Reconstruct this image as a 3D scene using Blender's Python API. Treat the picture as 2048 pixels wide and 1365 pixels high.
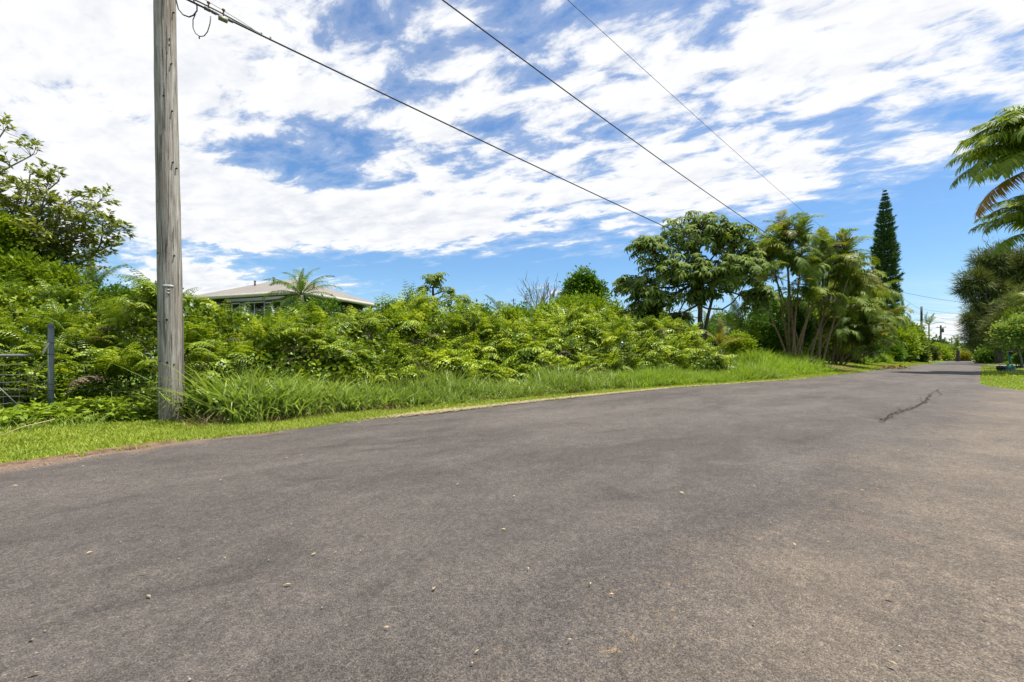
import bpy, math, random
import numpy as np
from mathutils import Vector, Matrix, Euler

R = math.radians
SC = bpy.context.scene
for _o in list(bpy.data.objects):
    bpy.data.objects.remove(_o)
COL = SC.collection

# ------------------------------------------------------------------ camera
F, V0, CH = 910.0, 715.0, 0.85
cam_d = bpy.data.cameras.new('camera')
cam = bpy.data.objects.new('camera', cam_d)
COL.objects.link(cam)
cam.location = (0, 0, CH)
cam.rotation_euler = (R(90), 0, 0)
cam_d.sensor_width = 36.0
cam_d.lens = 36.0 * F / 2048.0
cam_d.shift_y = (V0 - 682.5) / 2048.0
cam_d.clip_start = 0.05
cam_d.clip_end = 6000
SC.camera = cam

# ------------------------------------------------------------------ sun, exposure
SUN_EL, SUN_AZ = R(73), R(88)          # azimuth clockwise from the viewing direction
sdir = Vector((math.cos(SUN_EL) * math.sin(SUN_AZ), math.cos(SUN_EL) * math.cos(SUN_AZ), math.sin(SUN_EL)))
sun_d = bpy.data.lights.new('sun', 'SUN')
sun_d.energy = 5.0
sun_d.angle = R(0.55)
sun_d.color = (1.0, 0.955, 0.88)
sun = bpy.data.objects.new('sun', sun_d)
COL.objects.link(sun)
sun.rotation_euler = (-sdir).to_track_quat('-Z', 'Y').to_euler()
sun.location = sdir * 50
SC.view_settings.view_transform = 'Standard'
SC.view_settings.look = 'None'
SC.view_settings.gamma = 1.0
SC.view_settings.use_curve_mapping = False
SC.view_settings.exposure = 0.78
SC.render.engine = 'CYCLES'
SC.cycles.max_bounces = 7
SC.cycles.diffuse_bounces = 3
SC.cycles.glossy_bounces = 2
SC.cycles.transmission_bounces = 5
SC.cycles.transparent_max_bounces = 6
SC.cycles.caustics_reflective = False
SC.cycles.caustics_refractive = False
SC.cycles.use_denoising = True


# ------------------------------------------------------------------ node helper
class NT:
    def __init__(self, tree):
        self.t = tree
        tree.nodes.clear()

    def node(self, typ, **kw):
        n = self.t.nodes.new(typ)
        for k, v in kw.items():
            setattr(n, k, v)
        return n

    def put(self, sock, v):
        if hasattr(v, 'is_linked') or hasattr(v, 'links'):
            self.t.links.new(v, sock)
        elif isinstance(v, (tuple, list)) and len(v) == 3 and sock.type == 'RGBA':
            sock.default_value = (*v, 1)
        else:
            sock.default_value = v

    def m(self, op, a, b=None, c=None, clamp=False):
        n = self.node('ShaderNodeMath', operation=op, use_clamp=clamp)
        for i, v in enumerate((a, b, c)):
            if v is not None:
                self.put(n.inputs[i], v)
        return n.outputs[0]

    def noise(self, vec, scale, detail=4, rough=.55, dist=0.0, lac=2.0):
        n = self.node('ShaderNodeTexNoise')
        if vec is not None:
            self.put(n.inputs['Vector'], vec)
        n.inputs['Scale'].default_value = scale
        n.inputs['Detail'].default_value = detail
        n.inputs['Roughness'].default_value = rough
        n.inputs['Distortion'].default_value = dist
        n.inputs['Lacunarity'].default_value = lac
        return n.outputs['Fac']

    def ramp(self, fac, stops, interp='LINEAR'):
        n = self.node('ShaderNodeValToRGB')
        n.color_ramp.interpolation = interp
        el = n.color_ramp.elements
        while len(el) < len(stops):
            el.new(0.5)
        for e, (p, c) in zip(el, stops):
            e.position = p
            e.color = (*c, 1) if len(c) == 3 else c
        self.put(n.inputs[0], fac)
        return n.outputs[0]

    def sstep(self, x, a, b, lo=0.0, hi=1.0):
        n = self.node('ShaderNodeMapRange', interpolation_type='SMOOTHSTEP')
        self.put(n.inputs[0], x)
        for i, v in enumerate((a, b, lo, hi)):
            self.put(n.inputs[i + 1], v)
        return n.outputs[0]

    def mix(self, fac, a, b, mode='MIX'):
        n = self.node('ShaderNodeMix', data_type='RGBA', blend_type=mode)
        n.clamp_factor = True
        self.put(n.inputs[0], fac)
        self.put(n.inputs[6], a)
        self.put(n.inputs[7], b)
        return n.outputs[2]

    def mapping(self, vec, scale=(1, 1, 1), rot=(0, 0, 0), loc=(0, 0, 0)):
        n = self.node('ShaderNodeMapping')
        self.put(n.inputs[0], vec)
        n.inputs[1].default_value = loc
        n.inputs[2].default_value = rot
        n.inputs[3].default_value = scale
        return n.outputs[0]

    def bump(self, h, strength, dist):
        n = self.node('ShaderNodeBump')
        n.inputs['Strength'].default_value = strength
        n.inputs['Distance'].default_value = dist
        self.put(n.inputs['Height'], h)
        return n.outputs[0]


# ------------------------------------------------------------------ world: sky with broken cloud
world = bpy.data.worlds.new('World')
SC.world = world
world.use_nodes = True
W = NT(world.node_tree)
wout = W.node('ShaderNodeOutputWorld')
bg = W.node('ShaderNodeBackground')
bg.inputs['Strength'].default_value = 0.088
W.t.links.new(bg.outputs[0], wout.inputs[0])
sky = W.node('ShaderNodeTexSky', sky_type='NISHITA')
sky.sun_disc = False
sky.sun_elevation = SUN_EL
sky.sun_rotation = SUN_AZ
sky.altitude = 30
sky.air_density = 1.1
sky.dust_density = 0.5
sky.ozone_density = 2.2
tc = W.node('ShaderNodeTexCoord')
sep = W.node('ShaderNodeSeparateXYZ')
W.put(sep.inputs[0], tc.outputs['Generated'])
dx, dy, dz = sep.outputs
zz = W.m('MAXIMUM', dz, 0.0)
zp = W.m('ADD', zz, 0.10)
cx, cy = W.m('DIVIDE', dx, zp), W.m('DIVIDE', dy, zp)
cmb = W.node('ShaderNodeCombineXYZ')
W.put(cmb.inputs[0], cx)
W.put(cmb.inputs[1], cy)
P = cmb.outputs[0]
az = W.m('ARCTAN2', dx, dy)
hl = W.m('SQRT', W.m('ADD', W.m('MULTIPLY', dx, dx), W.m('MULTIPLY', dy, dy)))
el = W.m('ARCTAN2', dz, hl)


def pix_az_el(u, v):
    x, z = (u - 1024) / F, (V0 - v) / F
    return math.atan2(x, 1), math.atan2(z, math.hypot(x, 1))


def gauss(u, v, su, sv, amp, tilt=0.0):
    a0, e0 = pix_az_el(u, v)
    sa, se = su / F, sv / F
    a = W.m('SUBTRACT', az, a0)
    e = W.m('SUBTRACT', W.m('SUBTRACT', el, e0), W.m('MULTIPLY', a, tilt))
    a = W.m('DIVIDE', a, sa)
    e = W.m('DIVIDE', e, se)
    q = W.m('ADD', W.m('MULTIPLY', a, a), W.m('MULTIPLY', e, e))
    return W.m('MULTIPLY', W.m('EXPONENT', W.m('MULTIPLY', q, -1.0)), amp)


cover = W.sstep(el, 0.16, 0.36, -0.17, 0.038)
for g in ((150, 130, 420, 260, .10), (330, 200, 420, 170, .05), (720, 445, 290, 46, .36), (420, 460, 130, 40, .16), (560, 325, 200, 45, -.21),
          (430, 415, 60, 35, -.14), (1700, 110, 420, 130, .10), (1600, 290, 330, 70, -.09, -.1), (1330, 380, 300, 60, .10),
          (1900, 450, 160, 110, -.10), (1640, 350, 260, 38, .09), (1010, 20, 70, 60, -.12), (800, 150, 60, 70, -.10), (640, 270, 150, 30, -.10), (1000, 270, 90, 40, -.05),
          (60, 480, 300, 110, .12), (420, 575, 75, 30, .36), (690, 572, 50, 16, .18), (1930, 655, 75, 26, .36),
          (1100, 580, 40, 16, .20), (1050, 545, 500, 22, -.08)):
    cover = W.m('ADD', cover, gauss(*g))


def density(vec):
    warp = W.mapping(vec, scale=(1, 1, 1), rot=(0, 0, R(28)))
    st = W.mapping(warp, scale=(1.0, 1.55, 1))
    big = W.noise(st, 1.25, 2, .5, .0)
    mid = W.noise(st, 4.3, 10, .62, .25)
    d = W.m('ADD', W.m('MULTIPLY', big, .30), W.m('MULTIPLY', mid, .70))
    return d


d0 = density(P)
off = W.node('ShaderNodeVectorMath', operation='ADD')
W.put(off.inputs[0], P)
off.inputs[1].default_value = (-0.05, -0.05, 0)
d1 = density(off.outputs[0])
dens = W.m('ADD', d0, cover)
alpha = W.sstep(dens, 0.46, 0.605, 0.0, 0.98)
thin = W.sstep(dens, 0.38, 0.52, 0.0, 0.22)
alpha = W.m('MAXIMUM', alpha, thin)
wisp = W.noise(W.mapping(P, scale=(.35, 1.1, 1), rot=(0, 0, R(-18))), 1.5, 6, .62, .6)
hor = W.m('MULTIPLY', W.sstep(el, 0.16, 0.02, 0, 1), W.sstep(wisp, .42, .72, 0.0, .55))
alpha = W.m('MAXIMUM', alpha, hor)
shade = W.m('ADD', W.m('MULTIPLY', W.m('SUBTRACT', d1, d0), 3.2), W.m('MULTIPLY', W.sstep(dens, .58, .85), .34))
shade = W.m('ADD', shade, 0.02, clamp=True)
ccol = W.mix(shade, (6.75, 6.8, 6.9), (4.5, 4.75, 5.3))
deep = W.node('ShaderNodeMix', data_type='RGBA', blend_type='MULTIPLY')
deep.inputs[0].default_value = 1.0
W.put(deep.inputs[6], sky.outputs[0])
deep.inputs[7].default_value = (0.66, 0.88, 1.07, 1)
horizon = W.mix(W.sstep(el, 0.20, -0.02, 0.0, 0.22), deep.outputs[2], (4.7, 6.2, 7.9))
W.put(bg.inputs[0], W.mix(alpha, horizon, ccol))


# ------------------------------------------------------------------ places
def at(u, v, d):
    return Vector(((u - 1024) / F * d, d, CH + (V0 - v) / F * d))


def ux(u, d):
    return (u - 1024) / F * d


Q = math.sqrt(.5)


def sn(s, n):                 # along the road / to its left  ->  world x, y
    return Q * (s - n), Q * (s + n)


def to_sn(x, y):
    return Q * (x + y), Q * (y - x)


ES = [-40, -8, -.31, 1.05, 3.08, 6.97, 12.15, 20.3, 80.8, 170]
EN = [3.6, 4.6, 5.29, 5.59, 5.74, 5.90, 5.78, 4.56, 3.4, 2.4]


def edge(s):
    return np.interp(s, ES, EN)


def ss(a, b, x):
    t = np.clip((np.asarray(x, float) - a) / (b - a), 0, 1)
    return t * t * (3 - 2 * t)


def gz(s, n):
    s, n = np.asarray(s, float), np.asarray(n, float)
    z = -.02 + ss(19, 28, s) * np.clip((n - edge(s) - .4) * .15, 0, .55)
    z = z + ss(22, 34, s) * np.clip((-n - 2.2) * .17, 0, 1.3)
    z = z - .05 * ss(.35, -.2, np.abs(n - edge(s)) * 0 + (n - edge(s) + .3)) * 0
    return z


def gzw(x, y):
    s, n = to_sn(x, y)
    return float(gz(s, n))


rng = np.random.default_rng(7)
random.seed(7)


# smooth value noise for layout
class VN:
    def __init__(self, seed, n=64):
        self.g = np.random.default_rng(seed).random((n, n))
        self.n = n

    def __call__(self, x, y):
        x, y = np.asarray(x, float), np.asarray(y, float)
        i, j = np.floor(x).astype(int), np.floor(y).astype(int)
        a, b = x - i, y - j
        a, b = a * a * (3 - 2 * a), b * b * (3 - 2 * b)
        g, n = self.g, self.n
        return ((g[i % n, j % n] * (1 - a) + g[(i + 1) % n, j % n] * a) * (1 - b)
                + (g[i % n, (j + 1) % n] * (1 - a) + g[(i + 1) % n, (j + 1) % n] * a) * b)


vn1, vn2, vn3 = VN(1), VN(2), VN(3)


# ------------------------------------------------------------------ mesh helpers
def np_mesh(name, V, Fs, smooth=False):
    me = bpy.data.meshes.new(name)
    V = np.asarray(V, np.float32)
    Fs = [np.asarray(f, np.int32) for f in Fs if len(f)]
    me.vertices.add(len(V))
    me.vertices.foreach_set('co', V.ravel())
    tot = np.concatenate([np.full(len(f), f.shape[1], np.int32) for f in Fs])
    idx = np.concatenate([f.ravel() for f in Fs])
    me.loops.add(len(idx))
    me.loops.foreach_set('vertex_index', idx)
    me.polygons.add(len(tot))
    st = np.concatenate([[0], np.cumsum(tot)[:-1]]).astype(np.int32)
    me.polygons.foreach_set('loop_start', st)
    me.polygons.foreach_set('loop_total', tot)
    if smooth:
        me.polygons.foreach_set('use_smooth', np.ones(len(tot), bool))
    me.update(calc_edges=True)
    return me


class MB:
    def __init__(self):
        self.V, self.T, self.Qd, self.n = [], [], [], 0

    def add(self, V, F):
        V = np.asarray(V, float).reshape(-1, 3)
        for f in F:
            (self.T if len(f) == 3 else self.Qd).append([i + self.n for i in f])
        self.V.append(V)
        self.n += len(V)
        return self

    def box(self, c, s, rz=0.0, tilt=None):
        x, y, z = s[0] / 2, s[1] / 2, s[2] / 2
        V = np.array([[a, b, d] for d in (-z, z) for b in (-y, y) for a in (-x, x)])
        if tilt is not None:
            V = V @ np.array(tilt.to_3x3()).T
        ca, sa = math.cos(rz), math.sin(rz)
        V = V @ np.array([[ca, sa, 0], [-sa, ca, 0], [0, 0, 1]]) + np.array(c)
        return self.add(V, [(0, 2, 3, 1), (4, 5, 7, 6), (0, 1, 5, 4), (2, 6, 7, 3), (0, 4, 6, 2), (1, 3, 7, 5)])

    def tube(self, pts, rad, sides=6, cap=True):
        pts = np.asarray(pts, float)
        k = len(pts)
        rad = np.full(k, rad, float) if np.isscalar(rad) else np.asarray(rad, float)
        tan = np.gradient(pts, axis=0)
        tan /= np.maximum(np.linalg.norm(tan, axis=1, keepdims=True), 1e-9)
        ref = np.array([0, 0, 1.0]) if abs(tan[0][2]) < .8 else np.array([1.0, 0, 0])
        a = np.arange(sides) * 2 * math.pi / sides
        V = []
        for i in range(k):
            x = np.cross(ref, tan[i])
            nx = np.linalg.norm(x)
            x = x / nx if nx > 1e-6 else np.array([1.0, 0, 0])
            y = np.cross(tan[i], x)
            ref = -np.cross(tan[i], np.cross(tan[i], ref)) if nx > 1e-6 else ref
            V.append(pts[i] + rad[i] * (np.cos(a)[:, None] * x + np.sin(a)[:, None] * y))
        V = np.concatenate(V)
        Fc = [(i * sides + j, i * sides + (j + 1) % sides, (i + 1) * sides + (j + 1) % sides, (i + 1) * sides + j)
              for i in range(k - 1) for j in range(sides)]
        if cap:
            V = np.concatenate([V, pts[:1], pts[-1:]])
            c0, c1 = k * sides, k * sides + 1
            Fc += [(c0, (j + 1) % sides, j) for j in range(sides)]
            b = (k - 1) * sides
            Fc += [(c1, b + j, b + (j + 1) % sides) for j in range(sides)]
        return self.add(V, Fc)

    def lathe(self, c, prof, sides=12):
        a = np.arange(sides) * 2 * math.pi / sides
        V = np.concatenate([np.stack([c[0] + r * np.cos(a), c[1] + r * np.sin(a), np.full(sides, c[2] + z)], 1) for r, z in prof])
        k = len(prof)
        Fc = [(i * sides + j, i * sides + (j + 1) % sides, (i + 1) * sides + (j + 1) % sides, (i + 1) * sides + j)
              for i in range(k - 1) for j in range(sides)]
        return self.add(V, Fc)

    def scatter(self, TV, TF, Mx, loc):
        TV, TF = np.asarray(TV, float), np.asarray(TF, int)
        N, k = len(loc), len(TV)
        V = np.einsum('nij,kj->nki', Mx, TV) + np.asarray(loc)[:, None, :]
        Fc = (TF[None] + (np.arange(N) * k)[:, None, None] + self.n).reshape(-1, TF.shape[1])
        (self.T if TF.shape[1] == 3 else self.Qd).extend([Fc])
        self.V.append(V.reshape(-1, 3))
        self.n += N * k
        return self

    def _cat(self, L, w):
        rows, arr = [x for x in L if not isinstance(x, np.ndarray)], [x for x in L if isinstance(x, np.ndarray)]
        if rows:
            arr.append(np.asarray(rows, np.int32))
        return np.concatenate(arr) if arr else np.zeros((0, w), np.int32)

    def mesh(self, name, smooth=False):
        return np_mesh(name, np.concatenate(self.V), [self._cat(self.T, 3), self._cat(self.Qd, 4)], smooth)

    def build(self, name, mat, parent=None, smooth=False, **tags):
        return obj(name, self.mesh(name, smooth), mat, parent, **tags)


TRI = 0


def obj(name, me, mat=None, parent=None, loc=None, label=None, cat=None, group=None, kind=None):
    if mat is not None and not me.materials:
        me.materials.append(mat)
    o = bpy.data.objects.new(name, me)
    COL.objects.link(o)
    if parent is not None:
        o.parent = parent
    if loc is not None:
        o.location = loc
    tag(o, label, cat, group, kind)
    return o


def tag(o, label=None, cat=None, group=None, kind=None):
    for k, v in (('label', label), ('category', cat), ('group', group), ('kind', kind)):
        if v:
            o[k] = v
    return o


def thing(name, loc, label, cat, group=None, rz=0.0):
    e = bpy.data.objects.new(name, None)
    e.empty_display_size = .2
    COL.objects.link(e)
    e.location = loc
    e.rotation_euler = (0, 0, rz)
    return tag(e, label, cat, group)


def basis(d, roll=None, scale=1.0, up=None):
    """N directions -> N 3x3 matrices whose y column is the direction and z column the face normal."""
    d = np.asarray(d, float)
    d = d / np.maximum(np.linalg.norm(d, axis=1, keepdims=True), 1e-9)
    N = len(d)
    up = np.tile([0, 0, 1.0], (N, 1)) if up is None else up
    x = np.cross(d, up)
    l = np.linalg.norm(x, axis=1, keepdims=True)
    x = np.where(l < 1e-4, np.array([[1.0, 0, 0]]), x / np.maximum(l, 1e-4))
    z = np.cross(x, d)
    if roll is not None:
        c, s = np.cos(roll)[:, None], np.sin(roll)[:, None]
        x, z = x * c + z * s, z * c - x * s
    Mx = np.stack([x, d, z], axis=2)
    sc = np.asarray(scale, float)
    return Mx * (sc if sc.ndim == 0 else sc.reshape(-1, *([1] * 2)))


# leaf templates, along +y, normal +z
LEAF = (np.array([[0, 0, 0], [-.21, .45, .07], [0, 1, -.08], [.21, .45, .07]]), np.array([[0, 3, 2], [0, 2, 1]]))
LEAF4 = (np.array([[0, 0, 0], [-.19, .28, .05], [-.2, .6, .03], [0, 1, -.14], [.2, .6, .03], [.19, .28, .05], [0, .45, 0]]),
         np.array([[0, 6, 1], [1, 6, 2], [2, 6, 3], [3, 6, 4], [4, 6, 5], [5, 6, 0]]))
LEAFW = (LEAF[0] * [1.6, 1, 1], LEAF[1])
NEEDLE = (np.array([[-.03, 0, 0], [.03, 0, 0], [0, 1, 0]]), np.array([[0, 1, 2]]))


def blade_template(bend, w=.012, segs=4):
    V, t = [], np.linspace(0, 1, segs + 1)
    for k, a in enumerate(t):
        ang = bend * a
        y = math.sin(ang) / bend * 1.0 if bend > 1e-3 else a
        hgt, out = (math.sin(bend * a) / bend, (1 - math.cos(bend * a)) / bend)
        wid = w * (1 - a ** 1.6) * (0.7 + .6 * min(a * 4, 1))
        if k < segs:
            V += [[-wid, out, hgt], [wid, out, hgt]]
        else:
            V += [[0, out, hgt]]
    Fc = []
    for k in range(segs - 1):
        b = 2 * k
        Fc += [[b, b + 1, b + 3], [b, b + 3, b + 2]]
    b = 2 * (segs - 1)
    Fc += [[b, b + 1, b + 2]]
    return np.array(V), np.array(Fc)


def rot_scale(yaw, sx, sz, tilt=None):
    """Upright templates: yaw about z, scale xy by sx and z by sz, optional lean."""
    N = len(yaw)
    c, s = np.cos(yaw), np.sin(yaw)
    M = np.zeros((N, 3, 3))
    M[:, 0, 0], M[:, 0, 1], M[:, 1, 0], M[:, 1, 1] = c * sx, -s * sz, s * sx, c * sz
    M[:, 2, 2] = sz
    if tilt is not None:
        M[:, 0, 2] += tilt[0] * sz
        M[:, 1, 2] += tilt[1] * sz
    return M


# ------------------------------------------------------------------ materials
MATS = {}


def material(name):
    m = bpy.data.materials.new(name)
    m.use_nodes = True
    t = NT(m.node_tree)
    out = t.node('ShaderNodeOutputMaterial')
    MATS[name] = m
    return m, t, out


def leaf_mat(name, stops, trans=.38, rough=.42, tcol=(1.25, 1.15, .55), patch=.35, patch_scale=.9, spec=.35):
    m, t, out = material(name)
    g = t.node('ShaderNodeNewGeometry')
    oi = t.node('ShaderNodeObjectInfo')
    n = t.noise(g.outputs['Position'], patch_scale, 3)
    f = t.m('ADD', t.m('MULTIPLY', g.outputs['Random Per Island'], .55), t.m('MULTIPLY', oi.outputs['Random'], .3))
    f = t.m('ADD', f, t.m('MULTIPLY', t.m('SUBTRACT', n, .5), patch * 2), clamp=True)
    col = t.ramp(f, stops)
    bs = t.node('ShaderNodeBsdfPrincipled')
    t.put(bs.inputs['Base Color'], col)
    bs.inputs['Roughness'].default_value = rough
    bs.inputs['Specular IOR Level'].default_value = spec
    tr = t.node('ShaderNodeBsdfTranslucent')
    t.put(tr.inputs[0], t.mix(1.0, col, tcol, 'MULTIPLY'))
    mx = t.node('ShaderNodeMixShader')
    mx.inputs[0].default_value = trans
    t.t.links.new(bs.outputs[0], mx.inputs[1])
    t.t.links.new(tr.outputs[0], mx.inputs[2])
    t.t.links.new(mx.outputs[0], out.inputs[0])
    return m


def plain_mat(name, c1, c2=None, rough=.7, metal=0.0, scale=8.0, stretch=(1, 1, 1), bump=0.0, bdist=.01, spec=.3, detail=5):
    m, t, out = material(name)
    tcn = t.node('ShaderNodeTexCoord')
    v = t.mapping(tcn.outputs['Object'], scale=stretch)
    n = t.noise(v, scale, detail, .6)
    bs = t.node('ShaderNodeBsdfPrincipled')
    t.put(bs.inputs['Base Color'], t.ramp(n, [(.3, c1), (.7, c2 or c1)]))
    bs.inputs['Roughness'].default_value = rough
    bs.inputs['Metallic'].default_value = metal
    bs.inputs['Specular IOR Level'].default_value = spec
    if bump:
        t.put(bs.inputs['Normal'], t.bump(n, bump, bdist))
    t.t.links.new(bs.outputs[0], out.inputs[0])
    return m


# foliage
M_FERN = leaf_mat('fern_leaf', [(0, (.060, .110, .012)), (.28, (.16, .25, .018)), (.58, (.35, .45, .03)), (1, (.56, .60, .11))], trans=.32, rough=.38, spec=.4, patch=.6, patch_scale=1.5)
M_FERN_DEAD = leaf_mat('fern_dead', [(0, (.06, .045, .03)), (1, (.20, .155, .10))], trans=.2, rough=.8)
M_UNDER = leaf_mat('undergrowth_leaf', [(0, (.028, .055, .008)), (.4, (.10, .165, .014)), (.75, (.27, .36, .028)), (1, (.46, .49, .09))], trans=.28, rough=.38, spec=.38, patch=.6, patch_scale=1.2)
M_TALL = leaf_mat('tall_grass_blade', [(0, (.09, .14, .022)), (.4, (.19, .265, .042)), (.75, (.29, .365, .085)), (.9, (.41, .46, .18)), (1, (.40, .35, .16))], trans=.36, rough=.42, tcol=(1.1, 1.15, .5), spec=.3)
M_LIME = leaf_mat('lime_grass_blade', [(0, (.11, .20, .014)), (.5, (.21, .335, .028)), (1, (.33, .42, .065))], trans=.42, rough=.5, spec=.25)
M_LAWN = leaf_mat('lawn_blade', [(0, (.15, .22, .024)), (.5, (.28, .345, .042)), (.85, (.39, .42, .075)), (1, (.44, .40, .11))], trans=.36, patch=.3, patch_scale=1.5, rough=.55, spec=.2)
M_STRAW = leaf_mat('straw', [(0, (.26, .19, .10)), (1, (.56, .46, .28))], trans=.2, rough=.8, tcol=(1, 1, .9))
M_DRYTUFT = leaf_mat('dry_grass', [(0, (.12, .085, .045)), (.6, (.30, .22, .11)), (1, (.20, .23, .07))], trans=.25, rough=.8)
M_PALM = leaf_mat('palm_leaflet', [(0, (.045, .095, .018)), (.5, (.095, .165, .024)), (1, (.19, .26, .035))], trans=.28, rough=.42, spec=.35)
M_ARECA = leaf_mat('areca_leaflet', [(0, (.050, .092, .014)), (.4, (.125, .19, .024)), (.75, (.24, .30, .038)), (1, (.40, .36, .06))], trans=.32, rough=.55, spec=.15)
M_ROYAL = leaf_mat('royal_leaflet', [(0, (.10, .165, .022)), (.5, (.23, .31, .036)), (1, (.48, .52, .08))], trans=.45, rough=.5, spec=.22)
M_GOLD = leaf_mat('yellowing_leaflet', [(0, (.13, .15, .02)), (.6, (.26, .25, .035)), (1, (.38, .29, .06))], trans=.35, rough=.5)
M_ORANGE = leaf_mat('orange_leaflet', [(0, (.30, .18, .025)), (.6, (.48, .28, .03)), (1, (.56, .35, .09))], trans=.35)
M_OCTO = leaf_mat('umbrella_leaf', [(0, (.060, .095, .020)), (.45, (.14, .20, .034)), (.85, (.25, .31, .06)), (1, (.27, .21, .09))], trans=.28, rough=.6, spec=.10)
M_GUAVA = leaf_mat('guava_leaf', [(0, (.060, .095, .016)), (.45, (.19, .235, .04)), (.78, (.31, .34, .08)), (1, (.38, .20, .11))], trans=.28, rough=.42, spec=.35)
M_ROUND = leaf_mat('glossy_tree_leaf', [(0, (.030, .085, .010)), (.5, (.085, .175, .016)), (1, (.20, .31, .03))], trans=.3, rough=.5, spec=.25)
M_MOUND = leaf_mat('mound_leaf', [(0, (.08, .15, .010)), (.5, (.19, .29, .016)), (.85, (.31, .38, .03)), (1, (.24, .15, .05))], trans=.34, rough=.5, spec=.25)
M_RUST = leaf_mat('rusty_leaf', [(0, (.09, .06, .025)), (.5, (.20, .115, .045)), (1, (.28, .21, .06))], trans=.25, rough=.6)
M_PINE = leaf_mat('pine_needle', [(0, (.030, .070, .018)), (.6, (.065, .125, .028)), (1, (.13, .19, .045))], trans=.12, rough=.6, spec=.15)
M_IRON = leaf_mat('ironwood_needle', [(0, (.055, .080, .020)), (.5, (.14, .17, .042)), (1, (.32, .32, .09))], trans=.2, rough=.6, spec=.15)
M_BRIGHT = leaf_mat('bright_shrub_leaf', [(0, (.09, .15, .010)), (.5, (.22, .32, .018)), (1, (.37, .45, .06))], trans=.36, rough=.5, spec=.25)
M_PALE = leaf_mat('pale_shrub_leaf', [(0, (.09, .16, .03)), (.5, (.21, .31, .06)), (1, (.38, .45, .16))], trans=.32, rough=.5, spec=.25)
M_CROTON = leaf_mat('croton_leaf', [(0, (.12, .19, .02)), (.5, (.38, .34, .03)), (1, (.52, .30, .07))], trans=.3, rough=.5)
M_FAR = leaf_mat('far_leaf', [(0, (.05, .085, .02)), (.6, (.11, .155, .04)), (1, (.18, .21, .06))], trans=.2, rough=.6, spec=.15)

# bark, wood, metal
M_BARK = plain_mat('bark', (.045, .035, .027), (.11, .092, .075), .9, scale=9, stretch=(1, 1, .35), bump=.6, bdist=.02)
M_BARKG = plain_mat('grey_bark', (.11, .10, .085), (.27, .25, .22), .9, scale=7, stretch=(1, 1, .4), bump=.5, bdist=.02)
M_ARECA_STEM = plain_mat('areca_stem', (.09, .055, .022), (.27, .19, .085), .6, scale=5, stretch=(1, 1, 5), bump=.4, bdist=.01)
M_RACHIS = plain_mat('rachis', (.16, .17, .04), (.28, .24, .07), .5, scale=4)
M_FRACH = plain_mat('fern_rachis', (.10, .13, .03), (.16, .12, .05), .6, scale=6)
M_STEEL = plain_mat('galvanised_steel', (.10, .11, .11), (.17, .18, .18), .6, .1, scale=30, bump=.05)
M_PAINTPOST = plain_mat('weathered_galvanised_post', (.11, .135, .125), (.18, .205, .19), .65, .0, scale=14, stretch=(1, 1, .3))
M_WIRE = plain_mat('fence_wire', (.10, .10, .10), (.18, .18, .17), .7, .1, scale=20)
M_CABLE = plain_mat('black_cable', (.018, .018, .019), (.035, .034, .033), .55, scale=20)
M_LASH = plain_mat('cable_grey', (.07, .065, .06), (.15, .14, .13), .6, .2, scale=40)
M_CLAMP = plain_mat('clamp_grey_green', (.16, .17, .12), (.30, .30, .24), .6, .2, scale=50)
M_RUSTY = plain_mat('rusty_bracket', (.14, .085, .06), (.30, .20, .15), .8, scale=40)
M_ALU = plain_mat('aluminium_tag', (.24, .24, .235), (.36, .36, .35), .6, .2, scale=60)
M_HOLE = plain_mat('dark_hole', (.012, .010, .009), (.03, .025, .02), .9)
M_RIBBON = plain_mat('faded_ribbon', (.45, .33, .30), (.62, .52, .48), .8, scale=20)
M_TWIG = plain_mat('dry_twig', (.28, .20, .12), (.42, .32, .2), .9, scale=20)
M_FARPOLE = plain_mat('pale_pole_wood', (.25, .23, .17), (.42, .39, .30), .85, scale=4, stretch=(3, 3, .4))
M_DARKPOLE = plain_mat('dark_pole_wood', (.07, .065, .055), (.14, .13, .11), .85, scale=4, stretch=(3, 3, .4))
M_ROOF = None


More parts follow.
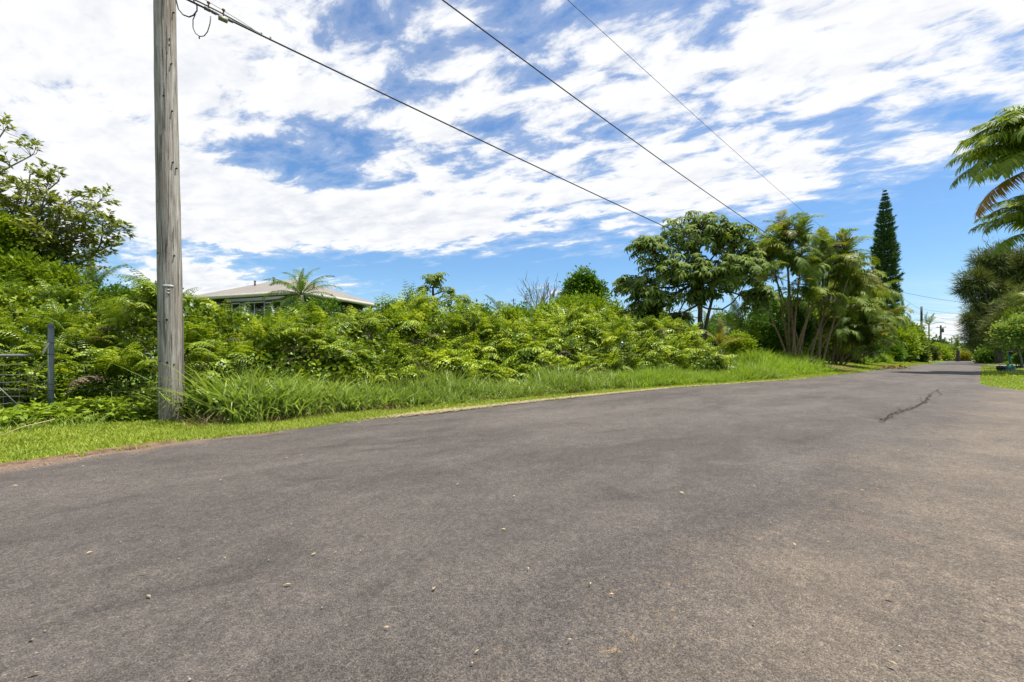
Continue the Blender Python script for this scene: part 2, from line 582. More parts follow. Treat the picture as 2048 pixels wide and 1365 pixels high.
def wood_pole_mat():
    m, t, out = material('weathered_pole_wood')
    tcn = t.node('ShaderNodeTexCoord')
    o = tcn.outputs['Object']
    grain = t.noise(t.mapping(o, scale=(1, 1, .045)), 42, 7, .68, .4)
    crack = t.noise(t.mapping(o, scale=(1, 1, .022)), 30, 4, .55, 1.1)
    blot = t.noise(t.mapping(o, scale=(1, 1, .35)), 4.5, 5, .6)
    knot = t.noise(t.mapping(o, scale=(1, 1, .6)), 13, 3, .6, 1.6)
    col = t.ramp(grain, [(.30, (.10, .082, .066)), (.46, (.29, .26, .22)), (.66, (.53, .49, .435))])
    warm = t.mix(t.sstep(blot, .42, .66, 0, .5), col, (.23, .185, .14), 'MIX')
    sepn = t.node('ShaderNodeSeparateXYZ')
    t.put(sepn.inputs[0], o)
    lich = t.m('MULTIPLY', t.sstep(sepn.outputs[0], .02, -.15), t.sstep(t.noise(t.mapping(o, scale=(1, 1, .25)), 9, 5, .65), .36, .62))
    warm = t.mix(t.m('MULTIPLY', lich, .62), warm, (.17, .18, .085))
    low = t.sstep(t.m('ADD', sepn.outputs[2], t.m('MULTIPLY', t.m('SUBTRACT', blot, .5), 1.6)), 1.1, .2, 0, .5)
    warm = t.mix(low, warm, (.20, .155, .135))
    ck = t.sstep(crack, .36, .43, 1, 0)
    warm = t.mix(t.m('MULTIPLY', ck, .65), warm, (.05, .04, .032))
    kn = t.sstep(knot, .70, .78)
    warm = t.mix(t.m('MULTIPLY', kn, .6), warm, (.09, .075, .06))
    bs = t.node('ShaderNodeBsdfPrincipled')
    t.put(bs.inputs['Base Color'], warm)
    bs.inputs['Roughness'].default_value = .88
    bs.inputs['Specular IOR Level'].default_value = .2
    h = t.m('SUBTRACT', t.m('MULTIPLY', grain, .6), t.m('MULTIPLY', ck, .8))
    t.put(bs.inputs['Normal'], t.bump(h, .95, .018))
    t.t.links.new(bs.outputs[0], out.inputs[0])
    return m


M_POLE = wood_pole_mat()


def asphalt_mat():
    m, t, out = material('weathered_asphalt')
    g = t.node('ShaderNodeNewGeometry')
    p = g.outputs['Position']
    road = t.mapping(p, rot=(0, 0, R(-45)))                      # x along the road
    fine = t.noise(p, 190, 3, .75)
    vor = t.node('ShaderNodeTexVoronoi')
    t.put(vor.inputs['Vector'], p)
    vor.inputs['Scale'].default_value = 150
    chips = vor.outputs['Color']
    sepc = t.node('ShaderNodeSeparateColor')
    t.put(sepc.inputs[0], chips)
    agg = sepc.outputs[0]
    mid = t.noise(p, 9, 5, .62, .3)
    blot = t.noise(t.mapping(road, scale=(.35, 1.0, 1)), .75, 5, .6, .5)
    blot2 = t.noise(t.mapping(road, scale=(.5, 1, 1), loc=(7, 3, 0)), 2.3, 4, .6, .8)
    base = t.ramp(blot, [(.3, (.061, .053, .048)), (.52, (.087, .0765, .069)), (.75, (.120, .106, .095))])
    base = t.mix(t.sstep(blot2, .45, .7, 0, .4), base, (.128, .113, .102))
    base = t.mix(t.sstep(blot2, .45, .28, 0, .6), base, (.050, .044, .041))
    # older, paler pavement towards the side road on the right
    sepn = t.node('ShaderNodeSeparateXYZ')
    t.put(sepn.inputs[0], road)
    wob = t.m('MULTIPLY', t.m('SUBTRACT', t.noise(p, .9, 4, .6, .4), .5), 1.5)
    side = t.m('ADD', t.m('ADD', sepn.outputs[1], t.m('MULTIPLY', sepn.outputs[0], .07)), wob)
    old = t.sstep(side, 1.1, .2)
    oldc = t.ramp(t.noise(p, 1.6, 5, .6, .6), [(.3, (.108, .090, .073)), (.55, (.146, .121, .096)), (.75, (.178, .145, .113))])
    pink = t.sstep(t.noise(t.mapping(p, loc=(3, 9, 0)), 1.1, 3, .5), .58, .75, 0, .4)
    oldc = t.mix(pink, oldc, (.22, .145, .115))
    base = t.mix(t.m('MULTIPLY', old, .85), base, oldc)
    rim = t.m('MULTIPLY', t.sstep(side, 1.1, .85), t.sstep(side, .55, .75))
    gold = t.m('MULTIPLY', rim, t.sstep(t.noise(p, 24, 4, .7), .56, .68, 0, .32))
    base = t.mix(gold, base, (.30, .20, .09))
    # dirt drifted along the edges
    geo = t.node('ShaderNodeAttribute', attribute_name='edge_dirt')
    dn = t.m('ADD', geo.outputs['Fac'], t.m('MULTIPLY', t.m('SUBTRACT', t.noise(p, 3.2, 5, .65), .5), .9))
    base = t.mix(t.sstep(dn, .45, .95, 0, .8), base, (.215, .145, .100))
    k = t.ramp(fine, [(.30, (.34, .33, .33)), (.5, (1, 1, 1)), (.70, (2.0, 1.94, 1.84))])
    base = t.mix(1.0, base, k, 'MULTIPLY')
    k2 = t.ramp(agg, [(0, (.62, .61, .60)), (.25, (.86, .85, .85)), (.8, (1.08, 1.07, 1.06)), (.975, (1.2, 1.18, 1.15)), (1, (1.75, 1.68, 1.58))])
    base = t.mix(.85, base, k2, 'MULTIPLY')
    base = t.mix(1.0, base, t.ramp(mid, [(.3, (.86, .86, .86)), (.7, (1.13, 1.12, 1.11))]), 'MULTIPLY')
    v2 = t.node('ShaderNodeTexVoronoi')
    t.put(v2.inputs['Vector'], p)
    v2.inputs['Scale'].default_value = 62
    sc2 = t.node('ShaderNodeSeparateColor')
    t.put(sc2.inputs[0], v2.outputs['Color'])
    base = t.mix(1.0, base, t.ramp(sc2.outputs[1], [(0, (.83, .83, .83)), (.5, (1, 1, 1)), (1, (1.19, 1.18, 1.16))]), 'MULTIPLY')
    bs = t.node('ShaderNodeBsdfPrincipled')
    t.put(bs.inputs['Base Color'], base)
    bs.inputs['Roughness'].default_value = .82
    bs.inputs['Specular IOR Level'].default_value = .28
    h = t.m('ADD', t.m('MULTIPLY', vor.outputs['Distance'], -.9), t.m('MULTIPLY', fine, .7))
    t.put(bs.inputs['Normal'], t.bump(h, .9, .008))
    t.t.links.new(bs.outputs[0], out.inputs[0])
    return m


def ground_mat():
    m, t, out = material('grassy_soil')
    g = t.node('ShaderNodeNewGeometry')
    p = g.outputs['Position']
    a = t.noise(p, 1.3, 6, .65)
    b = t.noise(p, 14, 4, .7)
    col = t.ramp(a, [(.3, (.055, .10, .012)), (.55, (.10, .165, .018)), (.75, (.15, .19, .03))])
    col = t.mix(t.sstep(b, .5, .68, 0, .55), col, (.09, .065, .035))
    col = t.mix(1.0, col, t.ramp(t.noise(p, 45, 3, .7), [(.3, (.6, .6, .6)), (.7, (1.35, 1.35, 1.35))]), 'MULTIPLY')
    bs = t.node('ShaderNodeBsdfPrincipled')
    t.put(bs.inputs['Base Color'], col)
    bs.inputs['Roughness'].default_value = .95
    bs.inputs['Specular IOR Level'].default_value = .1
    t.put(bs.inputs['Normal'], t.bump(b, .6, .04))
    t.t.links.new(bs.outputs[0], out.inputs[0])
    return m


M_ASPHALT = asphalt_mat()
M_GROUND = ground_mat()
M_SOIL = plain_mat('red_brown_soil', (.075, .045, .028), (.20, .13, .085), .95, scale=9, bump=.8, bdist=.03, spec=.1)
M_CRACK = plain_mat('crack_shadow', (.02, .018, .016), (.05, .045, .035), .95, scale=14, spec=.05)
M_CRACKEDGE = plain_mat('weed_in_crack', (.045, .042, .030), (.09, .078, .06), .95, scale=14, spec=.05)
M_CONC = plain_mat('concrete', (.34, .32, .29), (.46, .43, .39), .85, scale=6, bump=.2)

# ------------------------------------------------------------------ ground and road
sg = np.unique(np.concatenate([np.linspace(-2200, -60, 14), np.arange(-60, 200, 4.0), np.arange(-4, 40, 1.0), np.linspace(200, 2200, 14)]))
ng = np.unique(np.concatenate([np.linspace(-2200, -40, 14), np.arange(-40, 60, 2.0), np.arange(-6, 12, .5), np.linspace(60, 2200, 14)]))
S, N_ = np.meshgrid(sg, ng, indexing='ij')
Z = gz(S, N_)
X, Y = Q * (S - N_), Q * (S + N_)
Vg = np.stack([X, Y, Z], -1).reshape(-1, 3)
a, b = len(sg), len(ng)
I = np.arange(a * b).reshape(a, b)
Fg = np.stack([I[:-1, :-1], I[1:, :-1], I[1:, 1:], I[:-1, 1:]], -1).reshape(-1, 4)
obj('ground', np_mesh('ground', Vg, [Fg], True), M_GROUND, kind='structure', label='green and brown ground under the roadside plants')

RS = np.unique(np.concatenate([np.arange(-30, -4, .5), np.arange(-4, 24, .125), np.arange(24, 30, .5), np.arange(30, 172, 4.0)]))
RRS = [-30, 12.2, 12.9, 13.5, 14, 14.8, 16, 17.3, 19.5, 20.9, 80, 172]
RRN = [-45, -45, -20, -10, -6, -3.5, -1.9, -1.03, -.45, -.28, -1.3, -2.3]
rows, dirt = [], []
NC = 22
for s in RS:
    nl = float(edge(s)) + .05 * math.sin(s * 2.3) + .06 * (float(vn1(s * 1.1, 3)) - .5) * 2 + .07 * (float(vn2(s * 3.7, 5)) - .5) + .05 * (float(vn3(s * 8.3, 8)) - .5)
    nr = float(np.interp(s, RRS, RRN))
    tt = np.linspace(0, 1, NC) ** 2
    nn = nl + (nr - nl) * np.linspace(0, 1, NC)
    if nl - nr > 12:
        nn = np.concatenate([nl - np.array([0, .15, .3, .5, .8, 1.2, 1.7, 2.3, 3, 4, 5, 6, 7, 8.5, 10]), np.linspace(nl - 12, nr, NC - 15)])
    else:
        nn = np.concatenate([nl - np.array([0, .1, .2, .35, .55]), np.linspace(nl - .8, nr + .8, NC - 10), nr + np.array([.55, .35, .2, .1, 0])])
    xs, ys = Q * (s - nn), Q * (s + nn)
    zc = .012 * np.clip(1 - ((nn - (nl + max(nr, -.5)) / 2) / 3) ** 2, 0, 1)
    rows.append(np.stack([xs, ys, zc], 1))
    wl = 1.15 if s < 4 else .7
    dl = np.exp(-((nl - nn) / (.22 + .075 * (3.5 - min(max(s, -1), 3.5)))) ** 2) * float(np.interp(s, [-2, .5, 2.5, 5], [1.0, .95, .6, .45]))
    dr = np.exp(-((nn - nr) / .3) ** 2) * .6
    dirt.append(np.maximum(dl, dr))
Vr = np.concatenate(rows)
I = np.arange(len(RS) * NC).reshape(len(RS), NC)
Fr = np.stack([I[:-1, :-1], I[:-1, 1:], I[1:, 1:], I[1:, :-1]], -1).reshape(-1, 4)
rm = np_mesh('road', Vr, [Fr], True)
at_ = rm.attributes.new('edge_dirt', 'FLOAT', 'POINT')
at_.data.foreach_set('value', np.concatenate(dirt).astype(np.float32))
road = obj('road', rm, M_ASPHALT, kind='structure', label='weathered grey asphalt road with a side road joining on the right')


def ground_pt(u, v, z=0.0):
    d = (CH - z) * F / (v - V0)
    return np.array([ux(u, d), d, z])


# the crack in the asphalt: an open seam with a weedy lip
def ribbon(pix, w, z, jit, seed, step=.05):
    r = np.random.default_rng(seed)
    P0 = np.array([ground_pt(u, v)[:2] for u, v in pix])
    L = np.concatenate([[0], np.cumsum(np.linalg.norm(np.diff(P0, axis=0), axis=1))])
    tq = np.arange(0, L[-1], step)
    c = np.stack([np.interp(tq, L, P0[:, 0]), np.interp(tq, L, P0[:, 1])], 1)
    nrm = np.gradient(c, axis=0)
    nrm = np.stack([-nrm[:, 1], nrm[:, 0]], 1)
    nrm /= np.linalg.norm(nrm, axis=1, keepdims=True)
    sm = lambda x: np.convolve(x, np.ones(3) / 3, 'same')
    c = c + nrm * sm(r.normal(0, jit, len(c)))[:, None]
    ww = w * np.interp(tq / L[-1], [0, .06, .5, .62, 1], [.3, 1, 1, .45, .18]) * (.4 + 1.1 * r.random(len(c)))
    Lf, Rt = c + nrm * ww[:, None], c - nrm * ww[:, None]
    V = np.concatenate([np.column_stack([Lf, np.full(len(c), z)]), np.column_stack([Rt, np.full(len(c), z)])])
    k = len(c)
    return V, [(i, i + 1, k + i + 1, k + i) for i in range(k - 1)]


CR = [(1760, 848), (1772, 838), (1788, 829), (1800, 824), (1825, 818), (1848, 806), (1858, 795), (1864, 788), (1878, 780), (1900, 779), (1960, 785), (2060, 794)]
b_ = MB()
b_.add(*ribbon(CR, .009, .019, .03, 3))
b_.build('crack', M_CRACK, road)
for i_, (pth, wd) in enumerate((([(1750, 838), (1762, 842), (1772, 839)], .012), ([(1800, 824), (1796, 817), (1782, 812)], .006), ([(1848, 806), (1838, 800), (1845, 793)], .006), ([(1480, 763), (1560, 768), (1640, 770), (1760, 772)], .004),
                              ([(1160, 812), (1240, 800), (1330, 790), (1420, 781), (1500, 769)], .005), ([(1430, 808), (1510, 817), (1600, 830), (1660, 838)], .004), ([(560, 905), (700, 893), (860, 884), (960, 862)], .003),
                              ([(1875, 781), (1882, 790), (1870, 800)], .006))):
    b_ = MB()
    b_.add(*ribbon(pth, wd, .0175, .03, 20 + i_))
    b_.build('crack', M_CRACK, road)
b_ = MB()
b_.add(*ribbon(CR[:9], .013, .0155, .05, 5))
b_.build('crack_lip', M_CRACKEDGE, road)

# a patch of bare soil under the palm clumps and the leaf heap on the road edge
def flat_patch(cs, cn, ls, ln, z, seed, k=40):
    V, r = [], np.random.default_rng(seed)
    ph = r.random(4) * 6
    for i in range(k):
        a_ = i / k * 2 * math.pi
        q = 1 + .12 * math.sin(3 * a_ + ph[0]) + .1 * math.sin(5 * a_ + ph[1]) + .06 * math.sin(9 * a_ + ph[2])
        s, n = cs + ls * q * math.cos(a_), cn + ln * q * math.sin(a_)
        V.append([*sn(s, n), float(gz(s, n)) + z])
    V.append([*sn(cs, cn), float(gz(cs, cn)) + z + .03])
    return V, [(i, (i + 1) % k, k) for i in range(k)]


mb = MB()
mb.add(*flat_patch(35, 6.7, 7.5, 1.6, .02, 2))
mb.build('bare_soil', M_SOIL, kind='structure', label='brown bare soil with leaf litter under the palm clumps')
mb = MB()
# low berm of red-brown earth along the road edge at the near left
pts = [(s, float(edge(s)) + .02) for s in np.arange(-6, .9, .12)]
prof = [(-.02, -.004), (.01, .006), (.04, .013), (.09, .014), (.18, -.015)]
V = []
for i, (s, n) in enumerate(pts):
    wv = .6 + .7 * float(vn2(s * 1.7, 1)) * float(np.interp(s, [-6, 1.5, 4.2], [1.2, 1, .3]))
    for q, z in prof:
        x, y = sn(s, n + q * wv)
        V.append([x, y, z + .012 * float(vn3(s * 6, q * 9))])
k = len(prof)
mb.add(V, [(i * k + j, (i + 1) * k + j, (i + 1) * k + j + 1, i * k + j + 1) for i in range(len(pts) - 1) for j in range(k - 1)])
mb.build('soil_edge', M_SOIL, kind='structure', smooth=True, label='red-brown soil washed along the near left road edge')

# ------------------------------------------------------------------ lawn, grasses, litter (uncountable)
def pick(n, s0, s1, power=1.0):
    return s0 + (s1 - s0) * rng.random(n) ** power


def lawn(mb, n, s0, s1, off0, off1, h0, h1, w, power=1.0, side=1):
    s = pick(n, s0, s1, power)
    q = rng.random(n)
    wide = off1(s) if callable(off1) else off1
    o = off0 + (wide - off0) * q
    ragged = (vn1(s * 2.3, 7) - .5) * .24 + (vn2(s * 7, 2) - .5) * .16
    if side > 0:
        nn = edge(s) + .02 + ragged + o
    else:
        nn = np.interp(s, RRS, RRN) - .02 - ragged - o
    x, y = sn(s, nn)
    z = gz(s, nn)
    hh = (h0 + (h1 - h0) * rng.random(n)) * (.65 + .7 * vn3(s * 1.5, nn * 1.5))
    tl = rng.normal(0, .45, (2, n))
    k = 3
    idx = np.array_split(rng.permutation(n), k)
    for j, bend in enumerate((.5, 1.1, 1.7)):
        TV, TF = blade_template(bend, 1.0, 2)
        i = idx[j]
        yaw = rng.random(len(i)) * 6.283
        mb.scatter(TV, TF, rot_scale(yaw, w * (.6 + .8 * rng.random(len(i))), hh[i], tl[:, i]), np.stack([x[i], y[i], z[i] - .005], 1))


mb = MB()
lw = lambda s: np.interp(s, [-8, 0, 1.5, 3.5, 7, 20, 26, 60], [3.3, 3.0, 1.7, 1.0, .85, .8, 1.6, 2.4])
lawn(mb, 62000, -3, 4, 0, lw, .03, .075, .0042)
lawn(mb, 36000, 4, 13, 0, lw, .035, .08, .006)
lawn(mb, 26000, 13, 34, 0, lw, .04, .09, .012)
lawn(mb, 14000, 34, 100, 0, lambda s: s * 0 + 3.2, .05, .12, .03)
mb.build('lawn_strip', M_LAWN, kind='stuff', label='strip of short bright green grass along the left road edge')
mb = MB()
lawn(mb, 40000, 12.6, 30, 0, lambda s: np.interp(s, [12, 30], [7, 9]), .03, .07, .011, side=-1)
lawn(mb, 22000, 30, 90, 0, 12, .05, .12, .03, side=-1)
mb.build('mown_verge', M_LAWN, kind='stuff', label='mown bright green grass verge on the right of the road')


def tall(mb, n, s0, s1, o0, o1, h0, h1, w, bends=(.5, 1.0, 1.6, 2.1), power=1.0, clump=.5, lean=.28, zfun=None):
    nc = max(1, n // 14)
    cs_ = pick(nc, s0, s1, power)
    co = o0 + (o1 - o0) * rng.random(nc)
    ci = rng.integers(0, nc, n)
    s = cs_[ci] + rng.normal(0, .10, n)
    o = co[ci] + rng.normal(0, .09, n)
    nn = edge(s) + np.maximum(o, o0 * .85)
    x, y = sn(s, nn)
    z = gz(s, nn)
    hh = (h0 + (h1 - h0) * rng.random(n) ** .8) * (.55 + .9 * vn2(s * .9 + 5, nn * .9))
    hh *= ss(o0 - .25, o0 + .9, o) * .62 + .38
    ang = np.arctan2(y - sn(cs_[ci], edge(cs_[ci]) + co[ci])[1], x - sn(cs_[ci], edge(cs_[ci]) + co[ci])[0])
    yaw = ang - math.pi / 2 + rng.normal(0, .8, n)
    tl = rng.normal(0, lean, (2, n))
    for j, i in enumerate(np.array_split(rng.permutation(n), len(bends))):
        TV, TF = blade_template(bends[j], 1.0, 4)
        mb.scatter(TV, TF, rot_scale(yaw[i], w * (.55 + .9 * rng.random(len(i))), hh[i], tl[:, i]), np.stack([x[i], y[i], z[i] - .01], 1))


mb = MB()
tall(mb, 8200, 1.7, 5, 1.0, 2.9, .42, .95, .0095, (.6, 1.2, 1.9, 2.5), lean=.4)
tall(mb, 8500, 4.2, 9.5, .8, 2.7, .32, .72, .0095, (.6, 1.2, 1.9, 2.5), lean=.38)
tall(mb, 10000, 9, 21, .7, 2.7, .36, .75, .011, (.5, 1.1, 1.7, 2.3), lean=.36)
tall(mb, 2200, -3.5, 1.5, 2.3, 3.6, .10, .26, .006)
tall(mb, 900, -3.5, 1.6, 3.8, 4.8, .3, .65, .008)
tall(mb, 420, 1.25, 1.9, 1.7, 2.6, .4, .8, .014, (1.3, 1.9, 2.5), lean=.5)
tall(mb, 1500, 1.6, 4.4, 1.1, 2.5, .7, 1.15, .017, (1.3, 1.9, 2.5), lean=.45)
mb.build('tall_grass', M_TALL, kind='stuff', label='tall arching roadside grass in front of the fern thicket')
mb = MB()
tall(mb, 15000, 18.5, 31, .8, 5.6, .45, .9, .013, (.4, .8, 1.3, 1.9), lean=.4)
tall(mb, 5000, 11.5, 19, .6, 1.9, .35, .7, .010, (.4, .9, 1.4))
tall(mb, 7000, 50, 82, 2.5, 5.5, .6, 1.1, .03, (.4, .8, 1.3))
mb.build('lime_grass', M_LIME, kind='stuff', label='bright lime green grass bank in front of the umbrella tree')
mb = MB()
tall(mb, 2600, 1.2, 22, .72, 1.35, .15, .42, .006, (.9, 1.8, 2.6), lean=.6)
tall(mb, 300, 12, 19, .8, 1.6, .3, .6, .008, (.9, 1.8, 2.4), lean=.7)
tall(mb, 160, 5.6, 7.4, .85, 1.2, .3, .5, .007, (.9, 1.8, 2.4), lean=.7)
tall(mb, 420, 1.4, 20, 1.2, 2.8, .7, 1.1, .003, (.15, .4, .7), lean=.25)
mb.build('dry_grass', M_DRYTUFT, kind='stuff', label='dry brown grass tufts at the foot of the tall grass')

# straw clippings lying on the road edge
mb = MB()
n = 5200
s = np.concatenate([rng.normal(c, w, m) for c, w, m in ((4.0, .5, 900), (5.3, .8, 900), (7.6, .9, 900), (9.5, 1.2, 800), (13, 3, 1100), (17, 2.5, 600))])
o = rng.normal(-.03, .075, len(s))
nn = edge(s) + o
x, y = sn(s, nn)
yaw = rng.normal(R(-45), .9, len(s))
TV, TF = blade_template(.25, 1.0, 2)
TV = TV[:, [0, 2, 1]]
mb.scatter(TV, TF, rot_scale(yaw, .003 + .003 * rng.random(len(s)), .04 + .07 * rng.random(len(s))), np.stack([x, y, .014 + .012 * rng.random(len(s))], 1))
mb.build('straw_clippings', M_STRAW, kind='stuff', label='pale straw clippings drifted along the road edge')

# pebbles, bark chips and leaf scraps on the asphalt
mb = MB()
oct_v = np.array([[1, 0, 0], [0, 1, 0], [-1, 0, 0], [0, -1, 0], [0, 0, .7], [0, 0, -.5]])
oct_f = np.array([[0, 1, 4], [1, 2, 4], [2, 3, 4], [3, 0, 4], [1, 0, 5], [2, 1, 5], [3, 2, 5], [0, 3, 5]])
n = 300
d = 1.15 * (14 / 1.15) ** rng.random(n)
u = rng.random(n) * 2100 - 20
x, y = (u - 1024) / F * d, d
s, nn = to_sn(x, y)
ok = (nn < edge(s) - .15) & (nn > np.interp(s, RRS, RRN) + .2)
x, y = x[ok], y[ok]
sc_ = .0018 + .0034 * rng.random(len(x)) ** 3
M3 = rot_scale(rng.random(len(x)) * 6.28, sc_, sc_)
mb.scatter(oct_v, oct_f, M3, np.stack([x, y, .016 + sc_ * .4], 1))
n = 3600
s = -1 + 19 * rng.random(n) ** 1.3
nn = edge(s) + .05 - np.abs(rng.normal(0, .13, n)) * np.interp(s, [0, 4], [1.5, .8])
x, y = sn(s, nn)
sc_ = .002 + .006 * rng.random(n) ** 4
mb.scatter(oct_v, oct_f, rot_scale(rng.random(n) * 6.28, sc_, sc_), np.stack([x, y, .010 + sc_ * .4], 1))
mb.build('pebbles', plain_mat('pebble', (.05, .045, .04), (.42, .38, .32), .85, scale=3.3, detail=0), kind='stuff', label='loose pebbles scattered over the asphalt')
mb = MB()
n = 80
d = 1.2 * (8 / 1.2) ** rng.random(n)
u = rng.random(n) * 2100 - 20
x, y = (u - 1024) / F * d, d
s, nn = to_sn(x, y)
ok = (nn < edge(s) - .1)
x, y = x[ok], y[ok]
dirs = np.column_stack([rng.normal(0, 1, len(x)), rng.normal(0, 1, len(x)), rng.normal(0, .12, len(x))])
mb.scatter(*LEAF, basis(dirs, rng.normal(0, .3, len(x)), .012 + .022 * rng.random(len(x)) ** 2), np.stack([x, y, np.full(len(x), .021)], 1))
mb.build('leaf_scraps', M_STRAW, kind='stuff', label='small dry leaf scraps lying on the asphalt')

# ------------------------------------------------------------------ fern thicket
HS = [-8, -3, 0, 1.1, 2.7, 4.7, 6.9, 9.5, 11.8, 14.8, 17.5, 19.2, 20.8, 24]
HH = [2.0, 1.95, 1.84, 1.74, 1.64, 1.72, 2.02, 1.66, 1.88, 2.08, 2.12, 1.6, .6, .2]


def thick(s, n):
    nf = edge(s) + 2.25 + (vn1(s * .55 + 9, 2) - .5) * .9 + np.interp(s, [-4, .5, 1.5], [1.85, 1.6, 0])
    r = ss(-.2, 1.35, n - nf)
    h = np.interp(s, HS, HH) * (.22 + .78 * r)
    h = h * (1 + .34 * (vn2(s * .8, n * .8 + 4) - .5) + .16 * (vn3(s * 2.1, n * 2.1) - .5))
    return np.where(n > nf - .15, h, 0), nf


# broad-leaved vines and undergrowth: leaves through the outer half metre of the thicket
mb = MB()
for n, spread_, pw in ((88000, 3.4, 1.4), (90000, 9.0, 1.3)):
    s = rng.random(n) * 26.2 - 4.7
    nn = edge(s) + 2.0 + np.interp(s, [-4, .5, 1.5], [1.2, 1.0, 0]) + spread_ * rng.random(n) ** pw
    h, nf = thick(s, nn)
    ok = h > .12
    s, nn, h, nf = s[ok], nn[ok], h[ok], nf[ok]
    dep = rng.random(len(s)) ** 1.9
    z = gz(s, nn) + h * (1 - dep * np.where(nn - nf < 2.6, .97, .45)) + rng.normal(0, .05, len(s))
    zr = z / np.maximum(h, .1)
    keep = ~((vn2(s * .85 + 40, z * 1.5 + 7) < .46) & (zr < .80) & (nn - nf < 1.9)) | (rng.random(len(s)) < .10)
    s, nn, h, nf, z = s[keep], nn[keep], h[keep], nf[keep], z[keep]
    x, y = sn(s, nn)
    out = np.column_stack([np.full(len(s), Q), np.full(len(s), -Q), np.full(len(s), .25)])
    dirs = out * .7 + rng.normal(0, .75, (len(s), 3))
    siz = .048 + .075 * rng.random(len(s)) ** 1.6
    siz *= (.7 + .8 * vn1(s * 1.2, nn * 1.2 + 30)) * np.interp(s, [0, 18], [.9, 1.35])
    mb.scatter(*LEAFW, basis(dirs, rng.normal(0, .7, len(s)), siz), np.stack([x, y, np.maximum(z, .03)], 1))
mb.build('undergrowth', M_UNDER, kind='stuff', label='tangled broad-leaved undergrowth and vines filling the fern thicket')

# broad-leaved weeds round the pole and the fence
mb = MB()
n = 15000
cs_ = rng.random(900) * 6.6 - 2.6
co = 2.3 + 1.7 * rng.random(900) + np.interp(cs_, [-3, 0, 1.5, 4], [.7, .5, -.35, -.3])
ci = rng.integers(0, 900, n)
s = cs_[ci] + rng.normal(0, .07, n)
nn = edge(s) + co[ci] + rng.normal(0, .07, n)
hcl = np.interp(co, [1.6, 3.2, 4.5], [.35, .8, .9]) * (.4 + .7 * rng.random(900)) * np.where((cs_ < 1.4) & (co < 4.0), .3, 1)
z = gz(s, nn) + hcl[ci] * rng.random(n) ** .6
a_ = rng.random(n) * 6.283
dirs = np.column_stack([np.cos(a_), np.sin(a_), rng.normal(.15, .35, n)])
x, y = sn(s, nn)
mb.scatter(*LEAF, basis(dirs, rng.normal(0, .35, n), .06 + .075 * rng.random(n)), np.stack([x, y, z + .02], 1))
mb.build('weeds', M_BRIGHT, kind='stuff', label='bright leafy weeds round the near pole and the fence foot')

mb = MB()
n = 5200
s = rng.random(n) * 22 - 2
nn = edge(s) + 2.2 + np.interp(s, [-4, .5, 1.5], [1.6, 1.4, 0]) + 2.4 * rng.random(n)
h, nf = thick(s, nn)
ok = (h > .3) & (vn3(s * 1.3 + 11, nn * 1.3) > .52)
s, nn, h = s[ok], nn[ok], h[ok]
x, y = sn(s, nn)
mb.scatter(*LEAF, basis(rng.normal(0, 1, (len(s), 3)) + [.3, -.3, -.4], rng.normal(0, .8, len(s)), .06 + .1 * rng.random(len(s))), np.stack([x, y, gz(s, nn) + h * (.3 + .7 * rng.random(len(s)))], 1))
mb.build('dead_leaves', M_FERN_DEAD, kind='stuff', label='withered brown leaves caught in the thicket')

# dark stems and dead fronds inside the thicket
mb = MB()
n = 700
s = rng.random(n) * 25 - 4
nn = edge(s) + 2.3 + 3.2 * rng.random(n)
h, nf = thick(s, nn)
for i in np.nonzero(h > .4)[0]:
    x, y = sn(s[i], nn[i])
    z0 = float(gz(s[i], nn[i]))
    tip = rng.normal(0, .25, 2)
    mb.tube([[x, y, z0], [x + tip[0] * .4, y + tip[1] * .4, z0 + h[i] * .5], [x + tip[0], y + tip[1], z0 + h[i] * .92]], [.008, .006, .003], 3, False)
mb.build('thicket_stems', M_BARK, kind='stuff', label='thin brown stems inside the fern thicket')


